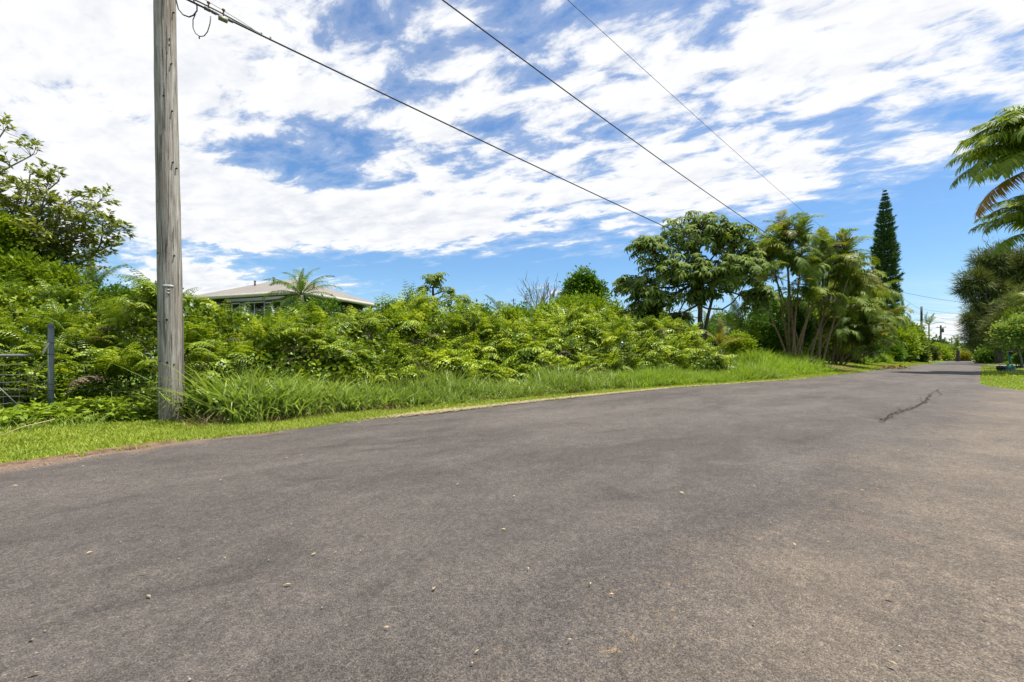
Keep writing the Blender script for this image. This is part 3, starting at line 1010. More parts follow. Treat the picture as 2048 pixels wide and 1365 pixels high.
# fern frond meshes
def fern_frond(L, npin, pl, arch0, curv, seed, sub=7, lob=.16):
    r = np.random.default_rng(seed)
    mb = MB()
    k = 16
    t = np.linspace(0, 1, k)
    th = arch0 - curv * t ** 1.3
    st = L / (k - 1)
    yy = np.concatenate([[0], np.cumsum(np.cos(th[:-1]) * st)])
    zz_ = np.concatenate([[0], np.cumsum(np.sin(th[:-1]) * st)])
    rp = np.stack([np.zeros(k), yy, zz_], 1)
    mb.tube(rp, np.linspace(.005, .0012, k), 3, False)
    for q in np.linspace(.16, .985, npin):
        c = np.array([0, np.interp(q, t, yy), np.interp(q, t, zz_)])
        a_ = np.interp(q, t, th)
        fwd = np.array([0, math.cos(a_), math.sin(a_)])
        nrm = np.array([0, -math.sin(a_), math.cos(a_)])
        ln = pl * (np.interp(q, [.1, .25, .45, 1], [.62, .95, 1, .06])) * (1 + .08 * r.normal())
        for sd in (-1, 1):
            f0 = .38 + .1 * r.normal()
            d_ = np.array([sd * 1.0, 0, 0]) + fwd * f0 + nrm * (.10 + .08 * r.normal())
            d_ /= np.linalg.norm(d_)
            per = fwd - d_ * np.dot(fwd, d_)
            per /= np.linalg.norm(per)
            m_ = max(2, int(round(sub * ln / pl)))
            base_w = ln / m_ * .62
            lv = ln * lob
            Vp, Fp = [], []
            for j in range(m_ + 1):
                w_ = j / m_
                drop = nrm * (-.62 * ln * w_ ** 1.8)
                Vp.append(c + d_ * ln * w_ + drop)
            for j in range(m_):
                w_ = (j + .45) / m_
                p0, p1 = Vp[j], Vp[j + 1]
                lw_ = lv * (1 - w_ ** 1.7) + .004
                tipd = d_ * (ln / m_ * .75)
                b0 = len(Vp)
                for s2 in (-1, 1):
                    Vp.append(p0 * .45 + p1 * .55 + per * s2 * lw_ + tipd - nrm * lw_ * .35)
                Fp += [(j, j + 1, b0), (j, b0 + 1, j + 1)]
            mb.add(np.array(Vp), Fp)
    me = mb.mesh('frond')
    return me


FERN = [fern_frond(1.0, 17, .25, R(74), R(66), 1, 6), fern_frond(1.0, 18, .21, R(68), R(95), 2, 6), fern_frond(1.0, 16, .27, R(76), R(108), 3, 6), fern_frond(1.0, 18, .20, R(62), R(42), 4, 5)]
FERN_FAR = [fern_frond(1.0, 12, .27, R(74), R(66), 1, 4, .26), fern_frond(1.0, 13, .23, R(68), R(95), 2, 4, .26), fern_frond(1.0, 12, .29, R(76), R(108), 3, 4, .26), fern_frond(1.0, 13, .22, R(62), R(42), 4, 4, .26)]
for me in FERN + FERN_FAR:
    me.materials.append(M_FERN)
FERN_DEAD = [FERN[0].copy(), FERN[2].copy()]
for me in FERN_DEAD:
    me.materials.clear()
    me.materials.append(M_FERN_DEAD)


def part(name, me, parent, loc=(0, 0, 0), rot=(0, 0, 0), sc=1.0):
    o = bpy.data.objects.new(name, me)
    COL.objects.link(o)
    o.parent = parent
    o.location = loc
    o.rotation_euler = rot
    o.scale = (sc, sc, sc) if np.isscalar(sc) else sc
    return o


def fern_plant(s, n, z, size, nf_, label, group, face=None, dead=0.025):
    x, y = sn(s, n)
    e = thing('fern', (x, y, z), label, 'fern', group)
    for i in range(nf_):
        if face is None:
            a_ = random.random() * 2 * math.pi
        else:
            a_ = face + random.gauss(0, .75)
        d_ = random.random() < dead
        FS = FERN if s < 4.5 else FERN_FAR
        me = random.choice(FERN_DEAD if d_ else ([FS[0], FS[3], FS[1]] if face is None else [FS[1], FS[2], FS[0]]))
        part('frond', me, e, (random.gauss(0, .05), random.gauss(0, .05), 0),
             (random.gauss(0, .34) - (.7 if d_ else 0), random.gauss(0, .3), a_ - math.pi / 2), size * random.uniform(.7, 1.2))
    return e


FG1 = 'ferns on the road side of the thicket'
FG2 = 'ferns along the top of the thicket'
FG3 = 'ferns by the wire fence'
for i in range(300):
    s = -1.7 + 22 * ((i + random.random()) / 300) ** 1.12
    if random.random() < .58:
        n = float(edge(s)) + 2.35 + 1.5 * random.random() + float(np.interp(s, [-4, .5, 1.5], [1.85, 1.6, 0]))
        top = False
    else:
        n = float(edge(s)) + 3.6 + 2.6 * random.random()
        top = True
    h, nf = thick(np.array([s]), np.array([n]))
    h = float(h[0])
    if h < .25:
        continue
    size = random.uniform(.7, 1.15) * float(np.interp(s, [0, 1.5, 6, 12], [.72, .85, 1.0, 1.12]))
    z = float(gz(s, n)) + max(.02, h - .38 * size - (0 if top else random.random() ** 1.5 * h * .42))
    fx, fy = sn(s, n)
    fu = fx / fy * F + 1024
    where = next(w for lim, w in ((75, 'behind the wire fence at the left edge'), (320, 'between the fence post and the near pole'), (520, 'right of the near pole below the house'),
                                  (760, 'below the coconut palm and house roof'), (960, 'below the small lone umbrella tree'), (1085, 'between the small palm and leafless tree'),
                                  (1255, 'in front of the vine-covered mound'), (9999, 'at the right end beside the big umbrella tree')) if fu < lim)
    if top:
        fern_plant(s, n, z, size, random.randint(8, 12), 'sunlit fern on top of the thicket ' + where, 'top ferns ' + where)
    else:
        fern_plant(s, n, z, size, random.randint(7, 10), 'arching fern on the thicket face ' + where, 'face ferns ' + where, R(-45), .05)

# ------------------------------------------------------------------ utility poles and cables
def pole_mesh(h, r0, r1, sides=20, wob=.0):
    mb = MB()
    zs = np.linspace(-.3, h, 40)
    r = np.interp(zs, [0, h], [r0, r1])
    mb.tube(np.column_stack([wob * np.sin(zs * .9), wob * np.cos(zs * .7), zs]), r * (1 + .012 * np.sin(zs * 7)), sides)
    return mb


PX, PY = ux(343, 6.29), 6.29
pole = thing('utility_pole', (PX, PY, 0), 'weathered grey wooden utility pole standing close by in the roadside grass', 'utility pole', 'utility poles along the road')
pole.rotation_euler = (0, R(-.85), 0)
pole_mesh(11.3, .150, .102, 28, .005).build('shaft', M_POLE, pole, True)
prad = lambda z: .150 + (.102 - .150) * z / 11.3


def on_pole(u, v):            # a point on the shaft's near face, in the pole's frame
    z = CH + (V0 - v) / F * (PY - .16)
    cxp = np.interp(v, [0, 838], [330, 343])
    x = (u - cxp) / F * (PY - .16) / 1.22
    r = prad(z)
    x = max(-r * .97, min(r * .97, x))
    y = -math.sqrt(max(r * r - x * x, 0))
    return np.array([x, y, z]), np.array([x / r, y / r, 0])


HOLES = [(321, 68, .011), (350, 70, .011), (350, 81, .008), (342, 189, .013), (320, 209, .009), (341, 284, .012), (322, 258, .007), (343, 395, .013),
         (327, 402, .009), (328, 505, .011), (360, 509, .012), (350, 640, .014), (334, 724, .012), (351, 726, .013), (362, 730, .010), (319, 767, .008), (318, 591, .007), (331, 643, .007), (347, 100, .006)]
for u, v, r in HOLES:
    p, nrm = on_pole(u, v)
    mb = MB()
    tn = np.array([-nrm[1], nrm[0], 0])
    up = np.array([0, 0, 1.0])
    ring = [p + nrm * .003 + (math.cos(a_) * tn + math.sin(a_) * up * 1.15) * r * (1 + .15 * random.random()) for a_ in np.linspace(0, 2 * math.pi, 9)[:-1]]
    ring2 = [p - nrm * .012 + (math.cos(a_) * tn + math.sin(a_) * up) * r * .6 for a_ in np.linspace(0, 2 * math.pi, 9)[:-1]]
    mb.add(ring + ring2, [(i, (i + 1) % 8, 8 + (i + 1) % 8, 8 + i) for i in range(8)] + [(0, 1, 2, 3), (0, 3, 4, 7), (4, 5, 6, 7)])
    mb.build('bolt_hole', M_HOLE, pole)
# aluminium number strip with two digits under it
mb = MB()
rows_ = []
for i, u in enumerate(np.linspace(341, 360, 7)):
    for v in (569, 574.5):
        p, nrm = on_pole(u, v + (.6 if i in (0, 6) else 0))
        rows_.append(p + nrm * .004)
mb.add(rows_, [(2 * i, 2 * i + 1, 2 * i + 3, 2 * i + 2) for i in range(6)])
tagstrip = mb.build('number_strip', M_ALU, pole)
sol = tagstrip.modifiers.new('thickness', 'SOLIDIFY')
sol.thickness = .002
for v0 in (577.5, 584.0):
    mb = MB()
    seq = [(348.5, 0), (349.2, 2.4), (351.2, 4.6), (353.6, 4.4), (354.8, 2.2), (355.0, 0)]
    P3 = []
    for u, dv in seq:
        p, nrm = on_pole(u, v0 + dv)
        P3.append(p + nrm * .006)
    p, nrm = on_pole(351.8, v0 + .6)
    P3.append(p + nrm * .008)
    mb.add(P3, [(i, i + 1, 6) for i in range(5)])
    dg = mb.build('number_digit', M_ALU, pole)
    dg.modifiers.new('thickness', 'SOLIDIFY').thickness = .003
for u, v in ((353, 12), (354, 216), (356, 320), (359, 330), (359.5, 510), (352, 120)):      # old steps and nail heads at the rim
    p, nrm = on_pole(u, v)
    mb = MB()
    mb.tube([p, p + nrm * .028], [.008, .011], 6)
    mb.build('nail', M_HOLE, pole)
for zc, half in ((10.7, 1.1),):
    mb = MB()
    mb.box((0, -.17, zc), (2 * half, .1, .12), R(-45))
    mb.build('crossarm', M_FARPOLE, pole)

P1, P2, P3_ = np.array([PX, PY]), np.array([35.7, 45.0]), np.array([67.5, 75.0])


def span(A, B, z0, z1, sag, r, n=60, t0=0.0, t1=1.0):
    t = np.linspace(t0, t1, n)
    xy = A[None] + (B - A)[None] * t[:, None]
    return np.column_stack([xy, z0 + (z1 - z0) * t - 4 * sag * t * (1 - t)])


def cable(name, pts, r, mat, label, cat='cable', group=None, sides=6):
    mb = MB()
    o0 = np.array(pts[0])
    mb.tube(np.asarray(pts) - o0, r, sides)
    return obj(name, mb.mesh(name, True), mat, loc=tuple(o0), label=label, cat=cat, group=group)


# bundled telephone cable with its hardware
tcab = thing('telephone_cable', (PX, PY, 0), 'thick black lowest cable running from the near pole to the umbrella tree', 'cable')
c1 = span(P1, P2, 5.9, 5.3, .44, .016, 90)
off_ = np.array([PX, PY, 0])


def wire1(u):                 # point on cable 1 seen at column u
    ratio = (u - 1024) / F
    A, B = P1, P2
    t = (ratio * A[1] - A[0]) / ((B[0] - A[0]) - ratio * (B[1] - A[1]))
    return np.array([A[0] + (B[0] - A[0]) * t, A[1] + (B[1] - A[1]) * t, 5.9 - .6 * t - 4 * .44 * t * (1 - t)])


mb = MB()
mb.tube(c1 - off_, .014, 7)
mb.build('cable_run', M_CABLE, tcab, True)
w = lambda u, dz=0.0, dy=0.0: wire1(u) - off_ + np.array([0, dy, dz])
mb = MB()
mb.tube([w(352, .035), w(400, .05), w(440, .045), w(470, .03), w(520, .012)], .011, 6)
mb.build('second_cable', M_LASH, tcab, True)
mb = MB()
mb.tube([w(372, .14), w(416, .115), w(446, .095), w(490, .055), w(523, .006)], .004, 5)
mb.build('lashing_wire', M_LASH, tcab)
for u in (417, 447):
    mb = MB()
    mb.tube([w(u, .02), w(u, .10)], .010, 6)
    mb.lathe(w(u, .09), [(.0, .0), (.022, .004), (.024, .02), (.012, .03), (0, .032)], 8)
    mb.build('bracket', M_RUSTY, tcab)
a1, a2 = w(437, -.03), w(455, -.035)
mb = MB()
dirv = (a2 - a1) / np.linalg.norm(a2 - a1)
mb.box((a1 + a2) / 2, (np.linalg.norm(a2 - a1), .05, .055), math.atan2(dirv[1], dirv[0]))
mb.build('splice_box', M_CLAMP, tcab)
mb = MB()
mb.tube([w(408, .0), w(421, .0)], .024, 7)
mb.build('clamp', M_LASH, tcab)
mb = MB()
mb.tube([w(423, -.002), w(433, -.004)], .022, 7)
mb.build('clamp', M_LASH, tcab)
mb = MB()
mb.tube([w(457, -.005), w(466, -.006)], .020, 7)
mb.build('clamp', M_LASH, tcab)
lo = lambda u, v: np.array(at(u, v, 6.5)) - off_
mb = MB()
mb.tube([lo(352, -20), lo(352.5, 2), lo(357, 19), lo(366, 30), lo(378, 34.5), lo(387, 31), lo(394, 22), lo(394, 12), lo(388, 3), lo(383, -8)], .009, 6)
mb.build('cable_loop', M_CABLE, tcab, True)
mb = MB()
mb.tube([lo(391, 28), lo(386, 40), lo(386, 56), lo(391, 67), lo(399, 73.5), lo(408, 72.5), lo(415, 64), lo(420, 48), lo(421.5, 33)], .0065, 6)
mb.tube([lo(398.5, 72), lo(398.5, 78)], .008, 6)
mb.build('cable_loop', M_CABLE, tcab, True)
for u in (523, 541):
    mb = MB()
    mb.tube([w(u, -.01), w(u, .04)], .013, 6)
    mb.build('cable_tie', M_LASH, tcab)

cable('service_cable', span(P1, P2, 8.6, 7.1, .77, .015, 90), .0155, M_CABLE, 'black middle overhead cable crossing the sky to the palm clump')
cable('power_line', span(P1, P2, 10.84, 9.64, .381, .006, 90), .0075, M_CABLE, 'thin uppermost power line crossing the clouds to the palm clump')
cable('far_power_line', span(P2, P3_, 9.64, 8.7, .5, .01, 40), .014, M_CABLE, 'thin line between the hidden pole and the pale far pole')

# further poles
def far_pole(x, y, top, r, mat, label, arms=True):
    z0 = gzw(x, y)
    e = thing('utility_pole', (x, y, z0), label, 'utility pole', 'utility poles along the road')
    pole_mesh(top - z0, r, r * .72, 10).build('shaft', mat, e, True)
    if arms:
        mb = MB()
        mb.box((0, -.12, top - z0 - .5), (1.7, .1, .12), R(45) + math.pi / 2)
        mb.build('crossarm', M_DARKPOLE, e)
        for k in (-.7, .7):
            mb = MB()
            mb.lathe((k * -Q, -.12 + k * Q, top - z0 - .44), [(.05, 0), (.06, .06), (.03, .14), (0, .15)], 8)
            mb.build('insulator', M_CLAMP, e)
    return e


far_pole(35.7, 45.0, 9.9, .19, M_BARKG, 'grey utility pole half hidden by the palm clump', False)
p3 = far_pole(67.5, 75.0, 8.93, .20, M_FARPOLE, 'pale wooden utility pole with dark top beside the green shrubs', False)
mb = MB()
mb.tube([[0, 0, 6.6], [0, 0, 8.98]], [.165, .15], 10)
mb.build('dark_top_sleeve', M_DARKPOLE, p3)
d4 = 107.0
p4 = far_pole(ux(1881.5, d4), d4, CH + (V0 - 651) / F * d4, .22, M_DARKPOLE, 'dark far utility pole with a grey transformer can', True)
mb = MB()
mb.lathe((0, -.42, CH + (V0 - 667) / F * d4), [(.0, 0), (.28, 0), (.28, .95), (.2, 1.02), (0, 1.05)], 10)
mb.build('transformer', M_DARKPOLE, p4)
d5 = 140.0
far_pole(ux(1903.5, d5), d5, CH + (V0 - 675) / F * d5, .22, M_FARPOLE, 'smallest and farthest utility pole down the road', True)
d6 = 118.0
far_pole(ux(1027, d6), d6, CH + (V0 - 597) / F * d6, .16, M_DARKPOLE, 'thin distant utility pole above the middle of the fern thicket', True)

# wires over the far road
def line_uv(name, ends, r, label, sag=.3, mat=M_CABLE):
    A, B = np.array(at(*ends[0])), np.array(at(*ends[1]))
    t = np.linspace(0, 1, 24)
    pts = A[None] + (B - A)[None] * t[:, None]
    pts[:, 2] -= 4 * sag * t * (1 - t)
    cable(name, pts, r, mat, label, sides=4)


line_uv('crossing_wire', ((1745, 570, 45), (2040, 612, 47)), .014, 'upper wire crossing the road from the palms to the ironwood tree', .5)
line_uv('crossing_wire', ((1743, 556, 45), (1843, 630, 75)), .012, 'slanting wire running down to the pale far utility pole', .4)
line_uv('crossing_wire', ((1843, 618, 75), (2040, 628, 62)), .014, 'wire from the top of the pale far pole to the ironwood tree', .5)
line_uv('crossing_wire', ((1843, 629, 75), (2040, 652, 64)), .014, 'second wire from the pale far pole to the ironwood tree', .4)
line_uv('crossing_wire', ((1846, 640, 75), (2030, 656, 90)), .02, 'faint low wire over the far end of the road', .4)
line_uv('crossing_wire', ((1881, 668, 107), (2000, 674, 100)), .02, 'wire leaving the dark far pole with the transformer', .4)
line_uv('far_wire', ((760, 613, 60), (1290, 617, 60)), .009, 'fainter lower wire low in the sky behind the thicket', .2)
line_uv('far_wire', ((690, 604, 62), (1330, 598, 62)), .010, 'faint upper wire low in the sky behind the thicket', .2)
line_uv('far_wire', ((1290, 598, 62), (1560, 604, 62)), .010, 'faint wire seen through the gap under the umbrella tree', .2)

# ------------------------------------------------------------------ wire fence on the left
FX, FY = ux(102, 6.29), 6.29
fence = thing('wire_fence', (FX, FY, 0), 'galvanised pipe and wire mesh fence ending in a post at the left', 'fence')
fdir = np.array([-Q, -Q, 0])
mb = MB()
mb.tube([[0, 0, -.3], [0, 0, 1.28]], .033, 16)
post = mb.build('post', M_PAINTPOST, fence, True)
mb = MB()
mb.lathe((0, 0, 1.262), [(.037, 0), (.038, .03), (.033, .05), (.015, .058), (0, .059)], 16)
mb.build('post_cap', M_STEEL, post, True)
for z in (1.045, .885, .47, .39, .285):
    mb = MB()
    mb.lathe((0, 0, z), [(.0345, 0), (.037, .002), (.037, .018), (.0345, .02)], 16)
    mb.build('tie_band', M_WIRE, post)
mb = MB()
mb.tube([fdir * 2.7 + [0, 0, -.3], fdir * 2.7 + [0, 0, 1.05]], .038, 12)
mb.build('post', M_PAINTPOST, fence, True)
mb = MB()
mb.tube([fdir * .17 + [0, 0, .875], fdir * 1.4 + [0, 0, .868], fdir * 2.7 + [0, 0, .87]], .021, 10)
mb.build('rail', M_STEEL, fence, True)
for z in (.76, .62, .52, .42, .33, .235, .14, .05):
    mb = MB()
    k = 14
    pts = [fdir * (2.7 * i / k) + np.array([0, 0, z + random.gauss(0, .006)]) for i in range(k + 1)]
    mb.tube(pts, .0034, 4, False)
    mb.build('wire', M_WIRE, fence)
for i in range(1, 18):
    mb = MB()
    a_ = fdir * (.15 * i + random.gauss(0, .006))
    mb.tube([a_ + [0, 0, .03], a_ + [random.gauss(0, .006), 0, .42], a_ + [0, 0, .86]], .0022, 4, False)
    mb.build('wire', M_WIRE, fence)
mb = MB()
mb.tube([fdir * .52 + [0, 0, .52], fdir * .25 + [0, 0, .12]], .008, 6)
mb.build('brace_rod', M_STEEL, fence)
rb = MB()
p0, p1, p2 = (np.array(at(u, v, 6.2)) for u, v in ((98, 686), (91, 700), (85, 713)))
rb.add([p0 + [-.01, 0, 0], p0 + [.012, 0, 0], p1 + [-.022, -.01, 0], p1 + [.02, -.012, 0], p2 + [-.02, 0, 0], p2 + [.012, 0, .012]], [(0, 1, 3, 2), (2, 3, 5, 4)])
rbo = rb.build('ribbon', M_RIBBON, label='faded pink ribbon tied to the fence post', cat='ribbon')
rbo.modifiers.new('thickness', 'SOLIDIFY').thickness = .002
mb = MB()
mb.tube([np.array(at(u, v, 6.2)) for u, v in ((91, 721), (75, 742), (56, 760), (56, 772), (55, 786))], [.004, .005, .006, .009, .007], 5)
mb.build('dry_vine', M_TWIG, label='dry brown vine hanging on the wire fence', cat='vine')


# ------------------------------------------------------------------ palms
def palm_frond(L, n, leafL, arch0, curv, seed, vee=.25, droop=.9, lw=.018, start=.14, fold=0.0, power=1.5):
    r = np.random.default_rng(seed)
    k = 18
    t = np.linspace(0, 1, k)
    th = arch0 - curv * t ** power
    st = L / (k - 1)
    yy = np.concatenate([[0], np.cumsum(np.cos(th[:-1]) * st)])
    zz_ = np.concatenate([[0], np.cumsum(np.sin(th[:-1]) * st)])
    mb = MB()
    mb.tube(np.stack([np.zeros(k), yy, zz_], 1), np.linspace(.022, .004, k) * (L / 2.2), 4, False)
    V, Fc = [], []
    for q in np.linspace(start, .995, n):
        c = np.array([0, np.interp(q, t, yy), np.interp(q, t, zz_)])
        a_ = np.interp(q, t, th)
        fwd = np.array([0, math.cos(a_), math.sin(a_)])
        nrm = np.array([0, -math.sin(a_), math.cos(a_)])
        for sd in (-1, 1):
            ln = leafL * np.interp(q, [start, .3, .6, 1], [.6, 1, .95, .32]) * (1 + .1 * r.normal())
            d_ = np.array([sd * 1.0, 0, 0]) + fwd * (.55 + .5 * q + .12 * r.normal()) + nrm * (vee + .15 * r.normal())
            d_ /= np.linalg.norm(d_)
            w_ = lw * (.8 + .4 * r.random())
            side = np.cross(d_, nrm)
            side /= np.linalg.norm(side)
            down = np.array([0, 0, -1.0])
            dp = droop * (.7 + .6 * r.random())
            b = c
            m1 = c + d_ * ln * .45 + down * ln * .06 * dp
            m2 = c + d_ * ln * .80 + down * ln * .26 * dp
            tip = c + d_ * ln * .95 + down * ln * .55 * dp
            i0 = len(V)
            V += [b - side * w_ * .5, b + side * w_ * .5, m1 - side * w_, m1 + side * w_, m2 - side * w_ * .7, m2 + side * w_ * .7, tip]
            Fc += [(i0, i0 + 1, i0 + 3, i0 + 2), (i0 + 2, i0 + 3, i0 + 5, i0 + 4), (i0 + 4, i0 + 5, i0 + 6)]
    mb.add(V, Fc)
    return mb.mesh('frond')


def remat(me, mat):
    c = me.copy()
    c.materials.clear()
    c.materials.append(mat)
    return c


ARE = [palm_frond(2.2, 46, .60, R(70), R(120), 11, .35, .8, .019), palm_frond(2.2, 44, .56, R(60), R(150), 12, .3, 1.0, .019), palm_frond(2.2, 48, .58, R(78), R(90), 13, .45, .6, .019),
       palm_frond(2.2, 44, .55, R(75), R(190), 14, .2, 1.1, .019, power=1.2)]
ARECA_M = [remat(m, M_ARECA) for m in ARE]
ARECA_G = [remat(m, M_GOLD) for m in ARE]
COCO_M = [remat(palm_frond(2.2, 54, .38, R(72), R(75), 21, .2, .9, .014), M_PALM), remat(palm_frond(2.2, 54, .37, R(55), R(95), 22, .15, 1.0, .014), M_PALM), remat(palm_frond(2.2, 54, .40, R(80), R(40), 23, .25, .7, .014), M_PALM)]
COCO_M.append(remat(palm_frond(2.2, 54, .38, R(34), R(72), 24, .1, 1.0, .014), M_PALM))
COCO_P = [remat(m, M_ARECA) for m in COCO_M]
ROY = [palm_frond(3.6, 84, .78, R(52), R(95), 31, .05, 1.15, .030), palm_frond(3.6, 82, .74, R(62), R(120), 32, .1, 1.2, .030), palm_frond(3.6, 80, .8, R(30), R(70), 33, .0, 1.25, .030)]
ROY_M = [remat(m, M_ROYAL) for m in ROY]
ROY_O = [remat(m, M_ORANGE) for m in ROY]
ROY_Y = [remat(m, M_BRIGHT) for m in ROY]


def crown(parent, loc, meshes, n, size, tilt=(-.35, .55), rnd=None, az0=0.0, azr=math.pi):
    r = rnd or random
    for i in range(n):
        a_ = az0 + (2 * (i + r.random() * .6) / n - 1) * azr
        q = (i * 0.618) % 1
        part('frond', r.choice(meshes), parent, loc, (-(tilt[0] + (tilt[1] - tilt[0]) * q) + r.gauss(0, .1), r.gauss(0, .15), a_), size * r.uniform(.8, 1.15))


def simple_palm(name, x, y, trunk_h, size, n, meshes, label, group=None, tr=.09, z=None, lean=(0, 0), tilt=(-.35, .55), bark=M_BARKG, cat='palm'):
    z = gzw(x, y) if z is None else z
    e = thing(name, (x, y, z), label, cat, group)
    mb = MB()
    t = np.linspace(0, 1, 8)
    mb.tube(np.column_stack([lean[0] * t ** 1.5, lean[1] * t ** 1.5, -.1 + (trunk_h + .1) * t]), np.linspace(tr * 1.2, tr * .8, 8), 8)
    mb.build('trunk', bark, e, True)
    crown(e, (lean[0], lean[1], trunk_h), meshes, n, size, tilt)
    return e


def areca_clump(x, y, stems, label, gold=.2, fr=7, size=1.0, seed=1, tr=.055):
    r = random.Random(seed)
    z = gzw(x, y)
    e = thing('palm_clump', (x, y, z), label, 'palm', 'multi-stemmed palm clumps by the road')
    for (h, lx, ly) in stems:
        bx, by = r.gauss(0, .35), r.gauss(0, .35)
        t = np.linspace(0, 1, 9)
        pts = np.column_stack([bx + lx * t ** 1.25, by + ly * t ** 1.25, -.1 + (h + .1) * t])
        mb = MB()
        mb.tube(pts, np.linspace(tr, tr * .62, 9), 7)
        mb.build('stem', M_ARECA_STEM, e, True)
        tip = pts[-1]
        k = max(4, int(fr * r.uniform(.8, 1.2)))
        for i in range(k):
            a_ = 2 * math.pi * (i + r.random() * .7) / k
            low = i / k
            g = r.random() < gold * (.4 + 1.2 * low)
            part('frond', r.choice(ARECA_G if g else ARECA_M), e, tuple(tip), (-(.35 - 1.15 * low) + r.gauss(0, .12), r.gauss(0, .18), a_ * 2.4), size * r.uniform(.75, 1.15))
    return e


def ray_place(u, n):        # world point at road offset n seen at column u
    r_ = (u - 1024) / F
    y = n / Q / (1 - r_)
    return r_ * y, y


# tallest clump behind the umbrella tree
x, y = ray_place(1588, 7.2)
areca_clump(x, y, [(6.7, -.9, .3), (7.3, -.2, .5), (6.2, -1.6, .8), (6.9, .6, 0), (5.6, -.6, -.8), (5.2, 1.3, -.4), (4.4, -1.9, .0), (6.0, .2, 1.2), (3.4, .5, -1.1)],
            'tallest palm clump with straight bare stems beside the umbrella tree', .2, 12, 1.1, 3, .06)
x, y = ray_place(1622, 6.6)
areca_clump(x, y, [(5.9, 2.2, .4), (5.2, 1.4, -.2), (6.3, 1.0, 1.0), (4.6, 2.9, .2), (5.0, .4, -.6), (3.8, 2.0, -.8), (6.5, 1.7, 1.4), (2.9, 1.2, -.9)],
            'palm clump with brown stems leaning to the right in the middle', .2, 12, 1.1, 5, .06)
x, y = ray_place(1672, 6.8)
areca_clump(x, y, [(5.0, .2, .3), (5.8, 1.0, .4), (4.2, -.8, 0), (3.4, .9, -.7), (6.4, -.3, .8), (2.6, -.3, -1.0), (2.2, 1.4, -.9), (4.9, 2.0, .5), (1.6, -.9, -.6), (1.2, .7, -.9), (2.0, .1, -.4), (1.0, 1.5, -.3)],
            'dense dark palm clump over bare soil, drooping fronds almost to the ground', .22, 13, 1.15, 7, .065)
x, y = ray_place(1712, 6.9)
areca_clump(x, y, [(5.6, .4, .3), (6.4, 1.2, .5), (4.2, -.6, 0), (3.2, .6, -.7), (5.0, 2.1, .3), (2.4, -.4, -.9), (6.6, -.5, .9), (1.6, -.9, -.6), (1.2, .7, -.9), (2.0, .1, -.4), (1.0, 1.5, -.3)],
            'dark palm clump just left of the half hidden grey pole', .2, 13, 1.2, 9, .065)
x, y = ray_place(1742, 7.4)
areca_clump(x, y, [(5.8, .8, .3), (6.8, .1, .5), (4.6, 1.9, 0), (3.4, 1.2, -.6), (7.0, 1.4, .9), (1.6, -.9, -.6), (1.2, .7, -.9), (2.0, .1, -.4), (1.0, 1.5, -.3)],
            'rightmost palm clump in front of the tall pine', .14, 13, 1.25, 11, .065)

# coconut palm in front of the house
x, y = ux(603, 17.5), 17.5
e = simple_palm('coconut_palm', x, y, 3.25, .66, 0, COCO_M, 'young coconut palm standing before the roof of the house', tr=.12)
for i, (a_, tl, sz, k) in enumerate(((-1.3, .55, .82, 3), (-1.05, .95, .8, 3), (-.7, .45, .8, 0), (-.35, .55, .62, 0), (.15, .65, .56, 2), (.55, .55, .78, 0), (.95, .85, .8, 3), (1.25, .45, .8, 3), (1.5, .1, .76, 3),
                                   (-1.55, .15, .82, 3), (1.9, .55, .72, 3), (-2.0, .6, .75, 3), (2.6, .3, .7, 1), (-2.6, .2, .72, 1), (3.1, .1, .66, 1), (-1.75, -.25, .78, 3), (1.75, -.3, .74, 3), (-1.1, -.2, .75, 3), (1.05, -.15, .72, 3), (2.9, -.5, .7, 3), (-2.8, -.4, .7, 3))):
    part('frond', (COCO_P if i % 4 == 3 else COCO_M)[k], e, (0, 0, 3.25), (0, 0, 0), sz * .9).rotation_euler = Euler((tl - .35, 0, -a_), 'XYZ')
# palms on the left behind the guava tree
simple_palm('feather_palm', ux(192, 13), 13, CH + (V0 - 572) / F * 13 - .25, .52, 13, COCO_M, 'low feather palm with drooping fronds left of the near pole', tr=.1, tilt=(-.75, .35))
simple_palm('feather_palm', ux(176, 21), 21, CH + (V0 - 527) / F * 21, .5, 9, COCO_M, 'small slender palm top peeping out behind the guava tree', tr=.06, tilt=(-.5, .4))
# mid-distance palms
simple_palm('feather_palm', ux(998, 24), 24, 3.25, .7, 8, COCO_M, 'small upright palm above the middle of the fern thicket', tr=.1, tilt=(.35, .75))
simple_palm('feather_palm', ux(1378, 44), 44, 4.6, .62, 9, COCO_M, 'tiny distant palm left of the umbrella tree trunk', tr=.08)
simple_palm('feather_palm', ux(1384, 52), 52, 4.0, .62, 8, COCO_M, 'tiny low palm in the gap left of the umbrella tree trunk', tr=.08)
e = simple_palm('yellow_palm', ux(1440, 24), 24, .9, .74, 0, COCO_P, 'yellowing young palm in the shade under the umbrella tree', tr=.12)
for a_, tl, k in ((-1.1, .35, 0), (-.55, .6, 1), (.1, .75, 2), (.75, .5, 0), (1.25, .2, 1), (-1.6, -.1, 1), (1.7, -.1, 0), (2.6, .4, 1), (-2.6, .4, 0)):
    part('frond', remat(COCO_M[k], M_GOLD), e, (0, 0, .9), (0, 0, 0), .78).rotation_euler = Euler((tl - .35, 0, -a_), 'XYZ')
simple_palm('feather_palm', ux(1482, 27), 27, 1.7, 1.0, 12, COCO_P, 'grey-green palm behind the yellowing palm', tr=.12)
simple_palm('feather_palm', ux(1455, 36), 36, 2.6, .95, 12, COCO_M, 'dark palm behind the cut limb of the umbrella tree', tr=.12)
simple_palm('feather_palm', ux(1420, 33), 33, 1.9, .9, 11, COCO_M, 'dark low palm right behind the umbrella tree trunk', tr=.12)
